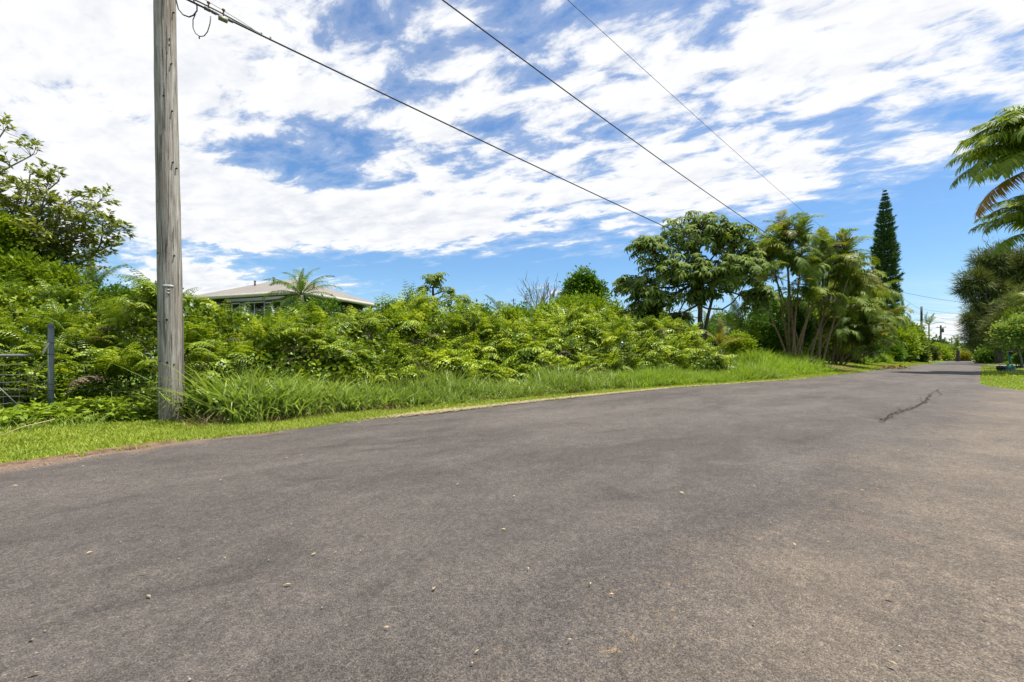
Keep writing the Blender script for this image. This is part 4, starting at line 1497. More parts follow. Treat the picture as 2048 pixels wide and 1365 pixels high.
simple_palm('feather_palm', ux(1805, 74), 74, 7.0, 1.1, 11, COCO_M, 'dark palm head at the foot of the tall pine', tr=.14)
simple_palm('feather_palm', ux(1858, 92), 92, 7.0, 1.35, 11, COCO_M, 'drooping dark palm just right of the pale far pole', tr=.14, tilt=(-.7, .5))
e = simple_palm('cycad_palm', ux(1916, 92), 92, 2.3, 1.35, 16, COCO_P, 'squat palm with spreading fronds at the far end of the road', tr=.3, tilt=(-.45, .5), bark=M_BARK)

# royal palms reaching in at the upper right
def royal(u, d, zc, meshes_list, label, tr=.2, size=1.0):
    x, y = ux(u, d), d
    z0 = gzw(x, y)
    e = thing('royal_palm', (x, y, z0), label, 'palm', 'royal palms at the right edge')
    mb = MB()
    t = np.linspace(0, 1, 10)
    mb.tube(np.column_stack([0 * t, 0 * t, -.1 + (zc - z0 + .1) * t]), tr * np.interp(t, [0, .2, .6, .85, 1], [1.3, 1.0, 1.05, .8, .55]), 12)
    mb.build('trunk', M_BARKG, e, True)
    for a_, tl, sz, me in meshes_list:
        part('frond', me, e, (0, 0, zc - z0), (0, 0, 0), sz * size).rotation_euler = Euler((tl, random.gauss(0, .12), R(90) + a_), 'XYZ')
    return e


royal(2096, 24.0, at(0, 330, 24).z, [(-.1, .10, 1.0, ROY_M[1]), (.25, .32, 1.0, ROY_M[0]), (-.4, -.12, .98, ROY_M[0]), (.12, -.30, 1.0, ROY_M[2]), (.55, -.1, .95, ROY_M[1]), (-.75, .35, .95, ROY_M[0]),
                                     (1.1, .2, .95, ROY_M[0]), (1.7, .0, 1, ROY_M[1]), (2.4, .3, 1, ROY_M[0]), (3.0, .1, 1, ROY_M[1]), (-2.4, .1, 1, ROY_M[0]), (-1.7, -.1, .9, ROY_Y[1]), (-1.15, .15, .9, ROY_Y[0]),
                                     (0.0, .60, .85, ROY_M[0]), (.4, .12, 1.0, ROY_M[1]), (-.15, .22, 1.0, ROY_M[0]), (-.55, .12, 1.0, ROY_M[1]), (.15, -.08, 1.0, ROY_M[0]), (-.1, -.45, .95, ROY_M[1]), (-.5, -.4, .9, ROY_M[0]), (.7, .3, .95, ROY_M[0]), (-.9, -.1, .9, ROY_M[1]), (-.25, -.75, .85, ROY_O[2]), (.35, -.55, .95, ROY_M[0]), (-1.3, .6, .8, ROY_M[0])], 'tall royal palm at the right edge with one orange dying frond', .24, 1.33)
royal(2104, 25.5, at(0, 472, 25.5).z, [(-.1, .05, .85, ROY_M[1]), (.3, .25, .85, ROY_M[0]), (-.5, -.05, .8, ROY_M[0]), (.05, -.35, .8, ROY_Y[2]), (.7, -.1, .8, ROY_M[1]), (-1.0, .2, .8, ROY_M[0]),
                                       (1.3, .2, .8, ROY_M[0]), (2.1, .1, .8, ROY_M[1]), (-2.0, .1, .8, ROY_M[0]), (3, .1, .8, ROY_M[0]), (.1, .6, .7, ROY_M[0]), (-.3, .3, .85, ROY_M[1]), (.2, -.1, .85, ROY_M[0]), (-.2, -.2, .8, ROY_M[1]), (.5, .1, .8, ROY_Y[1])], 'lower royal palm at the right edge under the tall one', .2, 1.33)
simple_palm('feather_palm', ux(2075, 27), 27, at(0, 625, 27).z - gzw(ux(2075, 27), 27), .98, 12, ARECA_M[:3] + ARECA_G[:1], 'pale fronded palm at the right edge in front of the ironwoods', tr=.1, tilt=(-.3, .6))


# ------------------------------------------------------------------ trees
def limb(mb, a, b, r0, r1, bend=.12, k=6, sides=6, r=random):
    a, b = np.asarray(a, float), np.asarray(b, float)
    t = np.linspace(0, 1, k)
    L = np.linalg.norm(b - a)
    off = np.array([r.gauss(0, 1), r.gauss(0, 1), r.gauss(0, .6)]) * bend * L
    pts = a[None] + (b - a)[None] * t[:, None] + off[None] * (np.sin(t * math.pi))[:, None]
    mb.tube(pts, np.linspace(r0, r1, k), sides, False)
    return pts


def blob_tree(name, x, y, blobs, label, cat, leafmat, leaf=.12, per=900, clump=18, twigs=10, trunk_r=.12, bark=M_BARK, group=None, template=LEAFW, spread=.16, seed=1, shell=.55, fork=None, droop=0.0, up=.3, cover=1.0):
    """Trunk with limbs to each blob, twigs inside the blobs, leaves in clumps at twig ends."""
    r = random.Random(seed)
    g = np.random.default_rng(seed)
    z0 = gzw(x, y)
    o0 = np.array([x, y, z0])
    e = thing(name, tuple(o0), label, cat, group)
    tb = MB()
    B = [(np.array(c) - o0, rad) for c, rad in blobs]
    cen = np.mean([c for c, _ in B], axis=0)
    fork = np.array(fork) if fork is not None else np.array([cen[0] * .35, cen[1] * .35, cen[2] * .42])
    limb(tb, (0, 0, -.1), fork, trunk_r, trunk_r * .72, .04, 6, 8, r)
    cl, cd = [], []
    for c, rad in B:
        rad3 = np.array([rad, rad, rad]) if np.isscalar(rad) else np.array(rad)
        limb(tb, fork, c, trunk_r * .5, trunk_r * .2, .10, 7, 6, r)
        kk = max(4, int(twigs))
        for i in range(kk):
            v = g.normal(0, 1, 3)
            v[2] = v[2] * .8 + .15
            v /= np.linalg.norm(v)
            limb(tb, c + v * rad3 * .05, c + v * rad3 * .85, trunk_r * .14, .006, .12, 4, 4, r)
        m = max(6, int(cover * 95 * (float(np.mean(rad3)) / leaf) ** 2 / clump))
        v = g.normal(0, 1, (m, 3))
        v /= np.linalg.norm(v, axis=1, keepdims=True)
        rr = shell + (1.02 - shell) * g.random(m) ** .7
        rr *= 1 + .16 * g.normal(0, 1, m)
        cl.append(c + v * rr[:, None] * rad3)
        cd.append(v)
    cl, cd = np.concatenate(cl), np.concatenate(cd)
    tb.build('trunk', bark, e, True)
    k = clump
    ctr = np.repeat(cl, k, 0)
    dr = np.repeat(cd, k, 0)
    off = g.normal(0, 1, (len(ctr), 3)) * spread
    d = dr * .6 + off / spread * .55 + np.array([0, 0, up - droop])
    siz = leaf * (.6 + .8 * g.random(len(ctr)))
    mb = MB()
    mb.scatter(template[0], template[1], basis(d, g.normal(0, .6, len(ctr)), siz), ctr + off)
    mb.build('crown', leafmat, e)
    return e


# guava-like tree at the left edge: open branching with leaf rosettes at the twig ends
def open_tree(name, x, y, label, ends, fork, leafmat, leaf, seed, group=None, tr=.14, bark=M_BARKG, fine=5, leaves=16, cat='tree', r2=.5):
    r = random.Random(seed)
    g = np.random.default_rng(seed)
    z0 = gzw(x, y)
    o0 = np.array([x, y, z0])
    e = thing(name, tuple(o0), label, cat, group)
    tb = MB()
    fk = np.array(fork) - o0
    limb(tb, (0, 0, -.1), fk, tr, tr * .7, .05, 6, 8, r)
    pos, dirs = [], []
    for end in ends:
        en = np.array(end) - o0
        pts = limb(tb, fk, en, tr * .42, .012, .10, 10, 5, r)
        for q in range(3, 10):
            for _ in range(fine):
                base = pts[q]
                out = (en - fk) / np.linalg.norm(en - fk)
                dv = out * .7 + np.array([r.gauss(0, .75), r.gauss(0, .75), r.gauss(.25, .5)])
                dv /= np.linalg.norm(dv)
                tip = base + dv * r.uniform(.3, 1) * r2 * (1.15 - q * .05)
                tp = limb(tb, base, tip, .008, .003, .12, 4, 3, r)
                for f_ in (.6, .8, 1.0):
                    pp = base + (tip - base) * f_
                    nl = leaves if f_ == 1.0 else leaves // 3
                    pos.append(np.repeat(pp[None], nl, 0) + g.normal(0, .022, (nl, 3)))
                    a_ = g.random(nl) * 6.28
                    rad_ = np.stack([np.cos(a_), np.sin(a_), np.zeros(nl)], 1)
                    dirs.append(dv[None] * .75 + rad_ * .9 + np.array([0, 0, -.12]) + g.normal(0, .25, (nl, 3)))
    tb.build('trunk', bark, e, True)
    pos, dirs = np.concatenate(pos), np.concatenate(dirs)
    mb = MB()
    mb.scatter(*LEAF, basis(dirs, g.normal(0, .5, len(pos)), leaf * (.6 + .7 * g.random(len(pos)))), pos)
    mb.build('crown', leafmat, e)
    return e


ENDS = [at(u, v, d) for u, v, d in ((8, 262, 9.6), (-60, 240, 9.4), (62, 312, 9.4), (-30, 330, 9.0), (118, 362, 9.6), (165, 385, 9.8), (200, 402, 9.5), (40, 395, 9.2), (205, 448, 9.7), (236, 462, 9.5),
                                    (120, 430, 9.3), (20, 455, 9.0), (170, 480, 9.8), (205, 500, 9.9), (95, 500, 9.4), (-40, 420, 9.0), (40, 530, 9.2), (135, 535, 9.8), (-120, 300, 9.5), (-150, 420, 9.5), (0, 500, 9.6), (90, 395, 9.2), (150, 450, 9.3), (60, 350, 9.7), (70, 470, 9.0), (-10, 380, 9.5), (180, 430, 10))]
open_tree('guava_tree', ux(-75, 9.6), 9.6, 'open-branched broadleaf tree with glossy leaves at the left edge', ENDS, at(-50, 560, 9.6), M_GUAVA, .115, 5, tr=.085, leaves=9, fine=5, r2=.55)
blob_tree('shrub', ux(40, 8.9), 8.9, [(at(-20, 520, 8.9), .5), (at(40, 560, 8.8), .45), (at(110, 575, 9.0), .42), (at(-40, 585, 8.6), .5), (at(20, 470, 9), .3)], 'bright green shrub below the open-branched tree at left', 'shrub', M_BRIGHT, .075, 2300, 14, 6, .05, seed=8, spread=.08)
blob_tree('shrub', ux(290, 12), 12, [(at(262, 612, 12), .38), (at(320, 606, 12.2), .38), (at(225, 606, 12), .36)], 'small leafy shrub just left of the near pole', 'shrub', M_ROUND, .07, 1500, 12, 6, .05, seed=9, spread=.09)
blob_tree('shrub', ux(625, 16), 16, [(at(630, 615, 16), .22), (at(592, 624, 16), .22), (at(660, 618, 16), .2)], 'dark green shrub at the foot of the coconut palm', 'shrub', M_ROUND, .09, 1500, 12, 6, .05, seed=10, spread=.1)


# umbrella tree: palmate leaves, each its own part
def umbrella_leaf(seed, k=9):
    r = np.random.default_rng(seed)
    V, Fc = [], []
    for i in range(k):
        a_ = 2 * math.pi * i / k + r.normal(0, .12)
        L = 1 + .15 * r.normal()
        dxy = np.array([math.cos(a_), math.sin(a_), 0])
        pr = np.array([-math.sin(a_), math.cos(a_), 0])
        dr = .9 + .3 * r.random()
        p = [dxy * .06, dxy * .42 * L + [0, 0, .02], dxy * .78 * L + [0, 0, -.16 * dr], dxy * .98 * L + [0, 0, -.50 * dr]]
        w_ = [.03, .135, .15, 0]
        i0 = len(V)
        for q in range(3):
            V += [p[q] - pr * w_[q] + [0, 0, .025], p[q] + pr * w_[q] + [0, 0, .025]]
        V.append(p[3])
        Fc += [(i0, i0 + 1, i0 + 3, i0 + 2), (i0 + 2, i0 + 3, i0 + 5, i0 + 4), (i0 + 4, i0 + 5, i0 + 6)]
    mb = MB()
    mb.add(V, Fc)
    return mb


ULV = [umbrella_leaf(i, 8 + i % 3) for i in range(4)]
UL = [m.mesh('leaf') for m in ULV]
for me in UL:
    me.materials.append(M_OCTO)


def umbrella_tree(x, y, blobs, label, seed, leaf=.30, nparts=290, nextra=160, stems=(), tr=.14):
    r = random.Random(seed)
    g = np.random.default_rng(seed)
    z0 = gzw(x, y)
    o0 = np.array([x, y, z0])
    e = thing('umbrella_tree', tuple(o0), label, 'tree', 'umbrella trees')
    tb = MB()
    for st in stems:
        P = [np.array(p) - o0 for p, _ in st]
        tb.tube(P, [q for _, q in st], 8)
    tot = sum(w for _, _, w in blobs)
    pos, nor = [], []
    for c, rad, wgt in blobs:
        c = np.array(c) - o0
        rad = np.array(rad)
        m = int((nparts + nextra) * wgt / tot)
        v = g.normal(0, 1, (m, 3))
        v[:, 2] = v[:, 2] * .9 + .25
        v /= np.linalg.norm(v, axis=1, keepdims=True)
        rr = (.45 + .68 * g.random(m) ** .7)[:, None]
        pos.append(c + v * rad * rr)
        nor.append(v)
        hub = (np.array(stems[0][-1][0]) - o0) if stems else np.zeros(3)
        limb(tb, hub, c, tr * .45, tr * .18, .10, 7, 6, r)
        for q in range(0, m, 3):
            limb(tb, c + v[q] * rad * .1, c + v[q] * rad * rr[q] * .95, .022, .008, .1, 4, 4, r)
    tb.build('trunk', M_BARK, e, True)
    pos, nor = np.concatenate(pos), np.concatenate(nor)
    order = np.argsort(pos[:, 1] - .5 * pos[:, 2] + g.normal(0, .5, len(pos)))
    for j in order[:nparts]:
        nv = nor[j] * .55 + np.array([0, -.10, .8]) + g.normal(0, .22, 3)
        q = Vector(nv).to_track_quat('Z', 'Y')
        o = part('leaf', UL[j % 4], e, tuple(pos[j]), (0, 0, 0), leaf * r.uniform(.7, 1.25))
        o.rotation_euler = (q.to_matrix() @ Matrix.Rotation(r.random() * 6.28, 3, 'Z')).to_euler()
    mb = MB()
    rest = order[nparts:]
    if len(rest):
        Mx = []
        for j in rest:
            nv = nor[j] * .55 + np.array([0, -.05, .8]) + g.normal(0, .25, 3)
            q = Vector(nv).to_track_quat('Z', 'Y').to_matrix() @ Matrix.Rotation(r.random() * 6.28, 3, 'Z')
            Mx.append(np.array(q) * leaf * r.uniform(.7, 1.2))
        V0_ = np.concatenate(ULV[1].V)
        quads = ULV[1]._cat(ULV[1].Qd, 4)
        tris = ULV[1]._cat(ULV[1].T, 3)
        allt = np.concatenate([quads[:, [0, 1, 2]], quads[:, [0, 2, 3]], tris])
        mb.scatter(V0_, allt, np.array(Mx), pos[rest])
        o = mb.build('inner_leaves', M_OCTO, e)
        o['kind'] = 'stuff'
    return e


D = 22.0
bl = [(at(1390, 470, D), (1.6, 1.5, 1.0), 80), (at(1300, 500, D - .4), (1.0, 1.2, .6), 40), (at(1460, 480, D + .3), (1.1, 1.2, .8), 45), (at(1350, 545, D - .8), (1.6, 1.3, .8), 70), (at(1440, 545, D - .6), (1.5, 1.3, .8), 66),
      (at(1265, 575, D - .2), (.95, 1.1, .55), 36), (at(1310, 595, D - .6), (1.1, 1.2, .6), 46), (at(1495, 530, D + .5), (.9, 1.1, .75), 40), (at(1395, 590, D), (.9, .9, .4), 26), (at(1515, 600, D + .2), (.75, 1.0, .8), 40), (at(1285, 635, D + .3), (1.1, 1.0, .7), 44),
      (at(1350, 640, D + 1.0), (.6, .8, .5), 20)]
umbrella_tree(at(1404, 690, D).x, D, bl, 'large umbrella tree with big drooping palmate leaves on two dark stems', 4, .31, 298, 900,
              [[(at(1405, 735, D), .17), (at(1403, 680, D), .15), (at(1400, 640, D), .12), (at(1401, 600, D), .105), (at(1398, 560, D), .09)],
               [(at(1408, 690, D), .12), (at(1412, 650, D), .085), (at(1419, 620, D), .075), (at(1426, 592, D), .065), (at(1422, 580, D), .03)],
               [(at(1424, 592, D), .045), (at(1436, 591, D), .042), (at(1447, 591, D), .038)],
               [(at(1401, 612, D), .05), (at(1415, 618, D), .04), (at(1445, 619, D), .038), (at(1465, 606, D), .034), (at(1478, 590, D), .026), (at(1490, 570, D), .02)],
               [(at(1399, 608, D), .06), (at(1385, 616, D), .05), (at(1365, 626, D), .04), (at(1340, 628, D), .03)],
               [(at(1366, 626, D), .025), (at(1380, 634, D), .02), (at(1402, 636, D), .018)]])
D2 = 22.5
bl = [(at(868, 562, D2), (.62, .6, .30), 40), (at(848, 578, D2), (.35, .4, .2), 16), (at(893, 582, D2), (.34, .4, .22), 20), (at(880, 553, D2), (.4, .4, .2), 14)]
umbrella_tree(ux(866, D2), D2, bl, 'small umbrella tree standing alone against the sky', 14, .19, 90, 0, [[(at(866, 735, D2), .09), (at(866, 650, D2), .07), (at(866, 600, D2), .065), (at(866, 575, D2), .05)],
              [(at(867, 590, D2), .035), (at(880, 585, D2), .03), (at(895, 582, D2), .02)]], .09)
bl = [(at(860, 604, 20), (.5, .5, .28), 20), (at(905, 600, 20), (.7, .5, .3), 30), (at(925, 612, 20), (.4, .4, .25), 12)]
umbrella_tree(ux(900, 20), 20, bl, 'low dark umbrella tree crown just above the ferns', 15, .22, 62, 0, [[(at(900, 740, 20), .08), (at(900, 660, 20), .07), (at(900, 615, 20), .05)]], .08)

# round glossy tree, bare tree, mound
blob_tree('round_tree', ux(1168, 40), 40, [(at(1167, 558, 40), .75), (at(1150, 577, 40), .85), (at(1186, 575, 40), .8), (at(1145, 595, 40), .85), (at(1192, 592, 40), .85), (at(1168, 585, 40), 1.0), (at(1170, 600, 40), 1.0)],
          'round dense green tree above the vine-covered mound', 'tree', M_ROUND, .26, 1150, 14, 6, .16, seed=21, spread=.2, bark=M_BARKG)
x, y = ux(1088, 36), 36
e = thing('bare_tree', (x, y, gzw(x, y)), 'leafless grey tree with fanned branches against the sky', 'tree')
tb = MB()
r_ = random.Random(4)
o0 = np.array([x, y, gzw(x, y)])


def twig(a, d, L, rad, lev):
    b = a + d * L
    limb(tb, a, b, rad, rad * .6, .06, 5, 4, r_)
    if lev:
        for _ in range(3 if lev > 1 else 2):
            q = a + (b - a) * r_.uniform(.45, 1)
            nd = d + np.array([r_.gauss(0, .33), r_.gauss(0, .33), r_.uniform(-.05, .3)])
            nd /= np.linalg.norm(nd)
            twig(q, nd, L * r_.uniform(.5, .75), rad * .55, lev - 1)


tb.tube([[0, 0, -.1], [0, 0, 2.2]], [.16, .13], 6)
for u in (1058, 1066, 1078, 1088, 1100, 1110):
    en = np.array(at(u, 596, 36)) - o0
    st = np.array([0, 0, 2.1])
    dv = en - st
    twig(st, dv / np.linalg.norm(dv), np.linalg.norm(dv) * .78, .075, 3)
tb.build('branches', M_BARKG, e)
blob_tree('vine_mound', ux(1150, 24), 24, [(at(1150, 630, 24), (1.7, 1.4, .8)), (at(1190, 640, 24), (1.5, 1.3, .85)), (at(1105, 645, 24), (1.2, 1.2, .7)), (at(1225, 655, 24), (1.3, 1.2, .7)), (at(1145, 655, 23.4), (1.7, 1, .8))],
          'rounded vine-covered mound, yellow-green with a rusty patch', 'shrub', M_MOUND, .13, 3000, 14, 8, .1, seed=23, spread=.14, shell=.8)
mbx = MB()
g = np.random.default_rng(5)
m = 2600
c0 = np.array(at(1170, 641, 22.7))
offs = g.normal(0, 1, (m, 3)) * np.array([.55, .22, .22])
mbx.scatter(*LEAF, basis(g.normal(0, 1, (m, 3)) + [0, -.6, .3], g.normal(0, .6, m), .09 + .07 * g.random(m)), offs)
rp_ = thing('dying_vine', tuple(c0), 'rusty brown dying vine on the face of the mound', 'vine')
mbx.build('leaves', M_RUST, rp_)
for i, (u, v, d, rr, lab, mt) in enumerate(((1040, 640, 23, .55, 'small dark bush beside the upright small palm', M_ROUND), (1020, 636, 22, .45, 'bushy green shrub right of the upright small palm', M_BRIGHT), (1290, 660, 25, 1.1, 'dark shaded bush under the left of the umbrella tree', M_ROUND),
                                            (1340, 668, 24.5, .9, 'dark bush left of the umbrella tree trunk', M_ROUND), (1520, 672, 30, 1.3, 'dark leafy bush between umbrella tree and palm clump', M_ROUND), (1478, 690, 25, .55, 'low green bush below the grey-green palm', M_BRIGHT),
                                            (1545, 690, 29, .9, 'shaded bush at the left foot of the palm clump', M_ROUND), (1610, 655, 40, 2.4, 'dense green bush seen behind the palm stems', M_BRIGHT), (1680, 660, 46, 2.6, 'dark bush filling the gap behind the dense palm clump', M_ROUND),
                                            (1640, 690, 42, 1.5, 'low dark bush seen between the leaning palm stems', M_ROUND), (1715, 695, 52, 1.5, 'low dark bush behind the mailbox by the palms', M_ROUND), (1400, 690, 30, 1.2, 'shaded bush directly behind the umbrella tree trunk', M_ROUND), (1445, 668, 40, 1.7, 'far dark bush behind the yellowing palm', M_ROUND),
                                            (960, 640, 17, .4, 'small green bush in the dip of the fern thicket', M_ROUND), (1560, 640, 36, 1.9, 'tall green bush behind the tallest palm clump', M_ROUND))):
    c = at(u, v, d)
    blob_tree('bush', c.x, d, [((c.x, d, c.z), rr), ((c.x - rr * .6, d, c.z - rr * .4), rr * .75), ((c.x + rr * .6, d, c.z - rr * .35), rr * .75)], lab, 'bush', mt, .10 + .03 * rr, 1000, 12, 5, .05, group='bushes behind the thicket', seed=40 + i, spread=.14)

# ------------------------------------------------------------------ conifers
def column_pine(x, y, top, width, label, whorls=46, per=9, needles=26, seed=1, leaf=.34, lean=0.0):
    g = np.random.default_rng(seed)
    z0 = gzw(x, y)
    H = top - z0
    e = thing('column_pine', (x, y, z0), label, 'pine')
    mb = MB()
    mb.tube([[0, 0, -.1], [0, 0, H * .5], [lean, 0, H]], [.28 * H / 22, .16 * H / 22, .02], 8)
    mb.build('trunk', M_BARK, e)
    pos, dirs, br = [], [], MB()
    for k in range(whorls):
        f = (k + .5 * g.random()) / whorls
        z = H * (.04 + .955 * f)
        rad = width * np.interp(f, [0, .3, .6, .85, .97, 1], [1, .96, .82, .46, .13, .02]) * (1 + .1 * g.normal())
        for j in range(per):
            a_ = 2 * math.pi * (j + .5 * (k % 2) + .3 * g.random()) / per
            d0 = np.array([math.cos(a_), math.sin(a_), 0])
            rr = rad * (.8 + .35 * g.random())
            t = np.sqrt(g.random(needles)) * .95 + .05
            p = np.array([0, 0, z]) + d0 * (rr * t)[:, None] + np.array([0, 0, 1.0]) * (rr * (.42 * t ** 2.2 - .16 * t))[:, None]
            pos.append(p + g.normal(0, .035, (needles, 3)))
            dirs.append(d0 * .75 + np.array([0, 0, .6]) + g.normal(0, .45, (needles, 3)))
    pos, dirs = np.concatenate(pos), np.concatenate(dirs)
    mb = MB()
    TV = NEEDLE[0] * [3.4, 1, 1]
    mb.scatter(TV, NEEDLE[1], basis(dirs, g.random(len(pos)) * 3.1, leaf * (.7 + .6 * g.random(len(pos))) * np.interp(pos[:, 2] / H, [.7, 1], [1, .3])), pos)
    mb.build('crown', M_PINE, e)
    return e


d = 62.0
column_pine(ux(1770, d), d, at(0, 378, d).z, 1.62, 'tall narrow columnar pine rising behind the palm clumps', 58, 12, 62, 2, .44, -.3)
column_pine(ux(1053, 150), 150, at(0, 580, 150).z, 2.0, 'tiny distant columnar pine left of the leafless tree', 30, 7, 8, 3, .9)


def ironwood(x, y, blobs, label, seed, leaf=.55, per=1500, tr=.25):
    return blob_tree('ironwood_tree', x, y, blobs, label, 'tree', M_IRON, leaf, per, 34, 12, tr, M_BARK, 'ironwood trees right of the road', (NEEDLE[0] * [1.7, 1, 1], NEEDLE[1]), .30, seed, .25, None, .35, .2, cover=5.0)


d = 56
def bl_(L, d):
    return [(at(u, v, d + dd), r) for u, v, dd, r in L]


ironwood(ux(2000, d), d, bl_(((1985, 520, 0, 1.7), (2015, 545, 1, 2.0), (2045, 530, 0, 2.2), (1955, 560, -1, 1.5), (1930, 578, 0, 1.0), (1985, 590, 0, 2.2), (2030, 600, 1, 2.6), (2075, 570, 0, 2.6), (1965, 530, 0, 1.0)), d),
         'big feathery ironwood tree with branches reaching over the road', 3, .6, 2300, .4)
d = 72
ironwood(ux(1990, d), d, bl_(((1960, 630, 0, 2.0), (1985, 640, 0, 2.6), (1955, 670, 0, 2.0), (1975, 690, 0, 2.2), (2010, 660, 0, 2.8), (2040, 650, 0, 3.0), (1940, 645, 0, 1.3), (2030, 690, 0, 2.4)), d), 'dark ironwood tree farther down the right side of the road', 4, .6, 2000, .35)
d = 47
ironwood(ux(2065, d), d, bl_(((2040, 640, 0, 2.2), (2075, 620, 0, 2.4), (2010, 655, 0, 1.4), (2060, 670, 0, 1.8), (2000, 685, 0, 1.1)), d), 'nearest ironwood tree behind the mailbox at the right edge', 6, .55, 1700, .3)
blob_tree('shrub', ux(2046, 33), 33, bl_(((2012, 662, 0, .6), (2040, 650, 0, .75), (2002, 678, 0, .45), (2030, 675, 0, .55), (2055, 664, 0, .8)), 33), 'pale green bushy shrub over the mailbox at the right edge', 'shrub', M_PALE, .17, 800, 12, 7, .07, seed=31, spread=.16, bark=M_BARKG)
blob_tree('shrub', ux(2042, 33.5), 33.5, bl_(((2044, 718, 0, .35), (2056, 712, 0, .5), (2034, 722, 0, .22)), 33.5), 'low dark shrub beside the concrete driveway', 'shrub', M_ROUND, .10, 700, 10, 5, .03, seed=32, spread=.08)

# bushes right of the palms and round the far end of the road
for i, (u, v, d, rr, lab, mt, lf) in enumerate((
        (1796, 684, 60, 1.7, 'bright green rounded bush right of the palm clumps', M_BRIGHT, .26), (1818, 672, 66, 1.5, 'taller green bush left of the pale far pole', M_MOUND, .28), (1785, 662, 64, 1.9, 'yellowish bush behind the bright rounded bush', M_MOUND, .28),
        (1778, 700, 56, 1.1, 'dark low part-shaded bush beside the grey pole', M_ROUND, .22), (1832, 706, 66, 1.0, 'dark bush at the foot of the pale far pole', M_ROUND, .26), (1857, 703, 84, 1.0, 'green bush right of the pale far pole', M_FAR, .34),
        (1868, 697, 112, 2.2, 'grey-green far tree behind the dark far pole', M_FAR, .5), (1862, 708, 96, 1.0, 'yellow and orange croton bush near the white letterbox', M_CROTON, .3), (1877, 705, 104, 1.5, 'yellow-green bush below the dark far pole', M_BRIGHT, .4),
        (1894, 706, 110, 1.7, 'pale green bush left of the squat palm', M_PALE, .42), (1928, 712, 100, .9, 'orange-tinged low bush beside the squat palm', M_CROTON, .3), (1915, 706, 150, 2.2, 'far bush closing the end of the road', M_FAR, .6),
        (1946, 706, 150, 2.4, 'far tree at the end of the road near the ironwoods', M_FAR, .6), (1885, 704, 170, 2.8, 'distant tree line left of the road end', M_FAR, .8), (1930, 705, 185, 2.6, 'distant tree straight beyond the road end', M_FAR, .8),
        (1967, 718, 66, .45, 'small yellow croton at the right road edge', M_CROTON, .22), (1985, 712, 62, 1.3, 'dark low bush under the ironwood trees', M_ROUND, .24), (1842, 712, 72, .7, 'yellow-leaved bush behind the pale far pole', M_CROTON, .24))):
    c = at(u, v, d)
    blob_tree('bush', c.x, d, [((c.x, d, c.z), rr), ((c.x - rr * .7, d, c.z - rr * .35), rr * .7), ((c.x + rr * .7, d, c.z - rr * .4), rr * .7), ((c.x, d - rr * .5, c.z - rr * .6), rr * .8)], lab, 'bush', mt, lf, 800, 10, 5, .05, group='bushes towards the road end', seed=70 + i, spread=lf * .9)

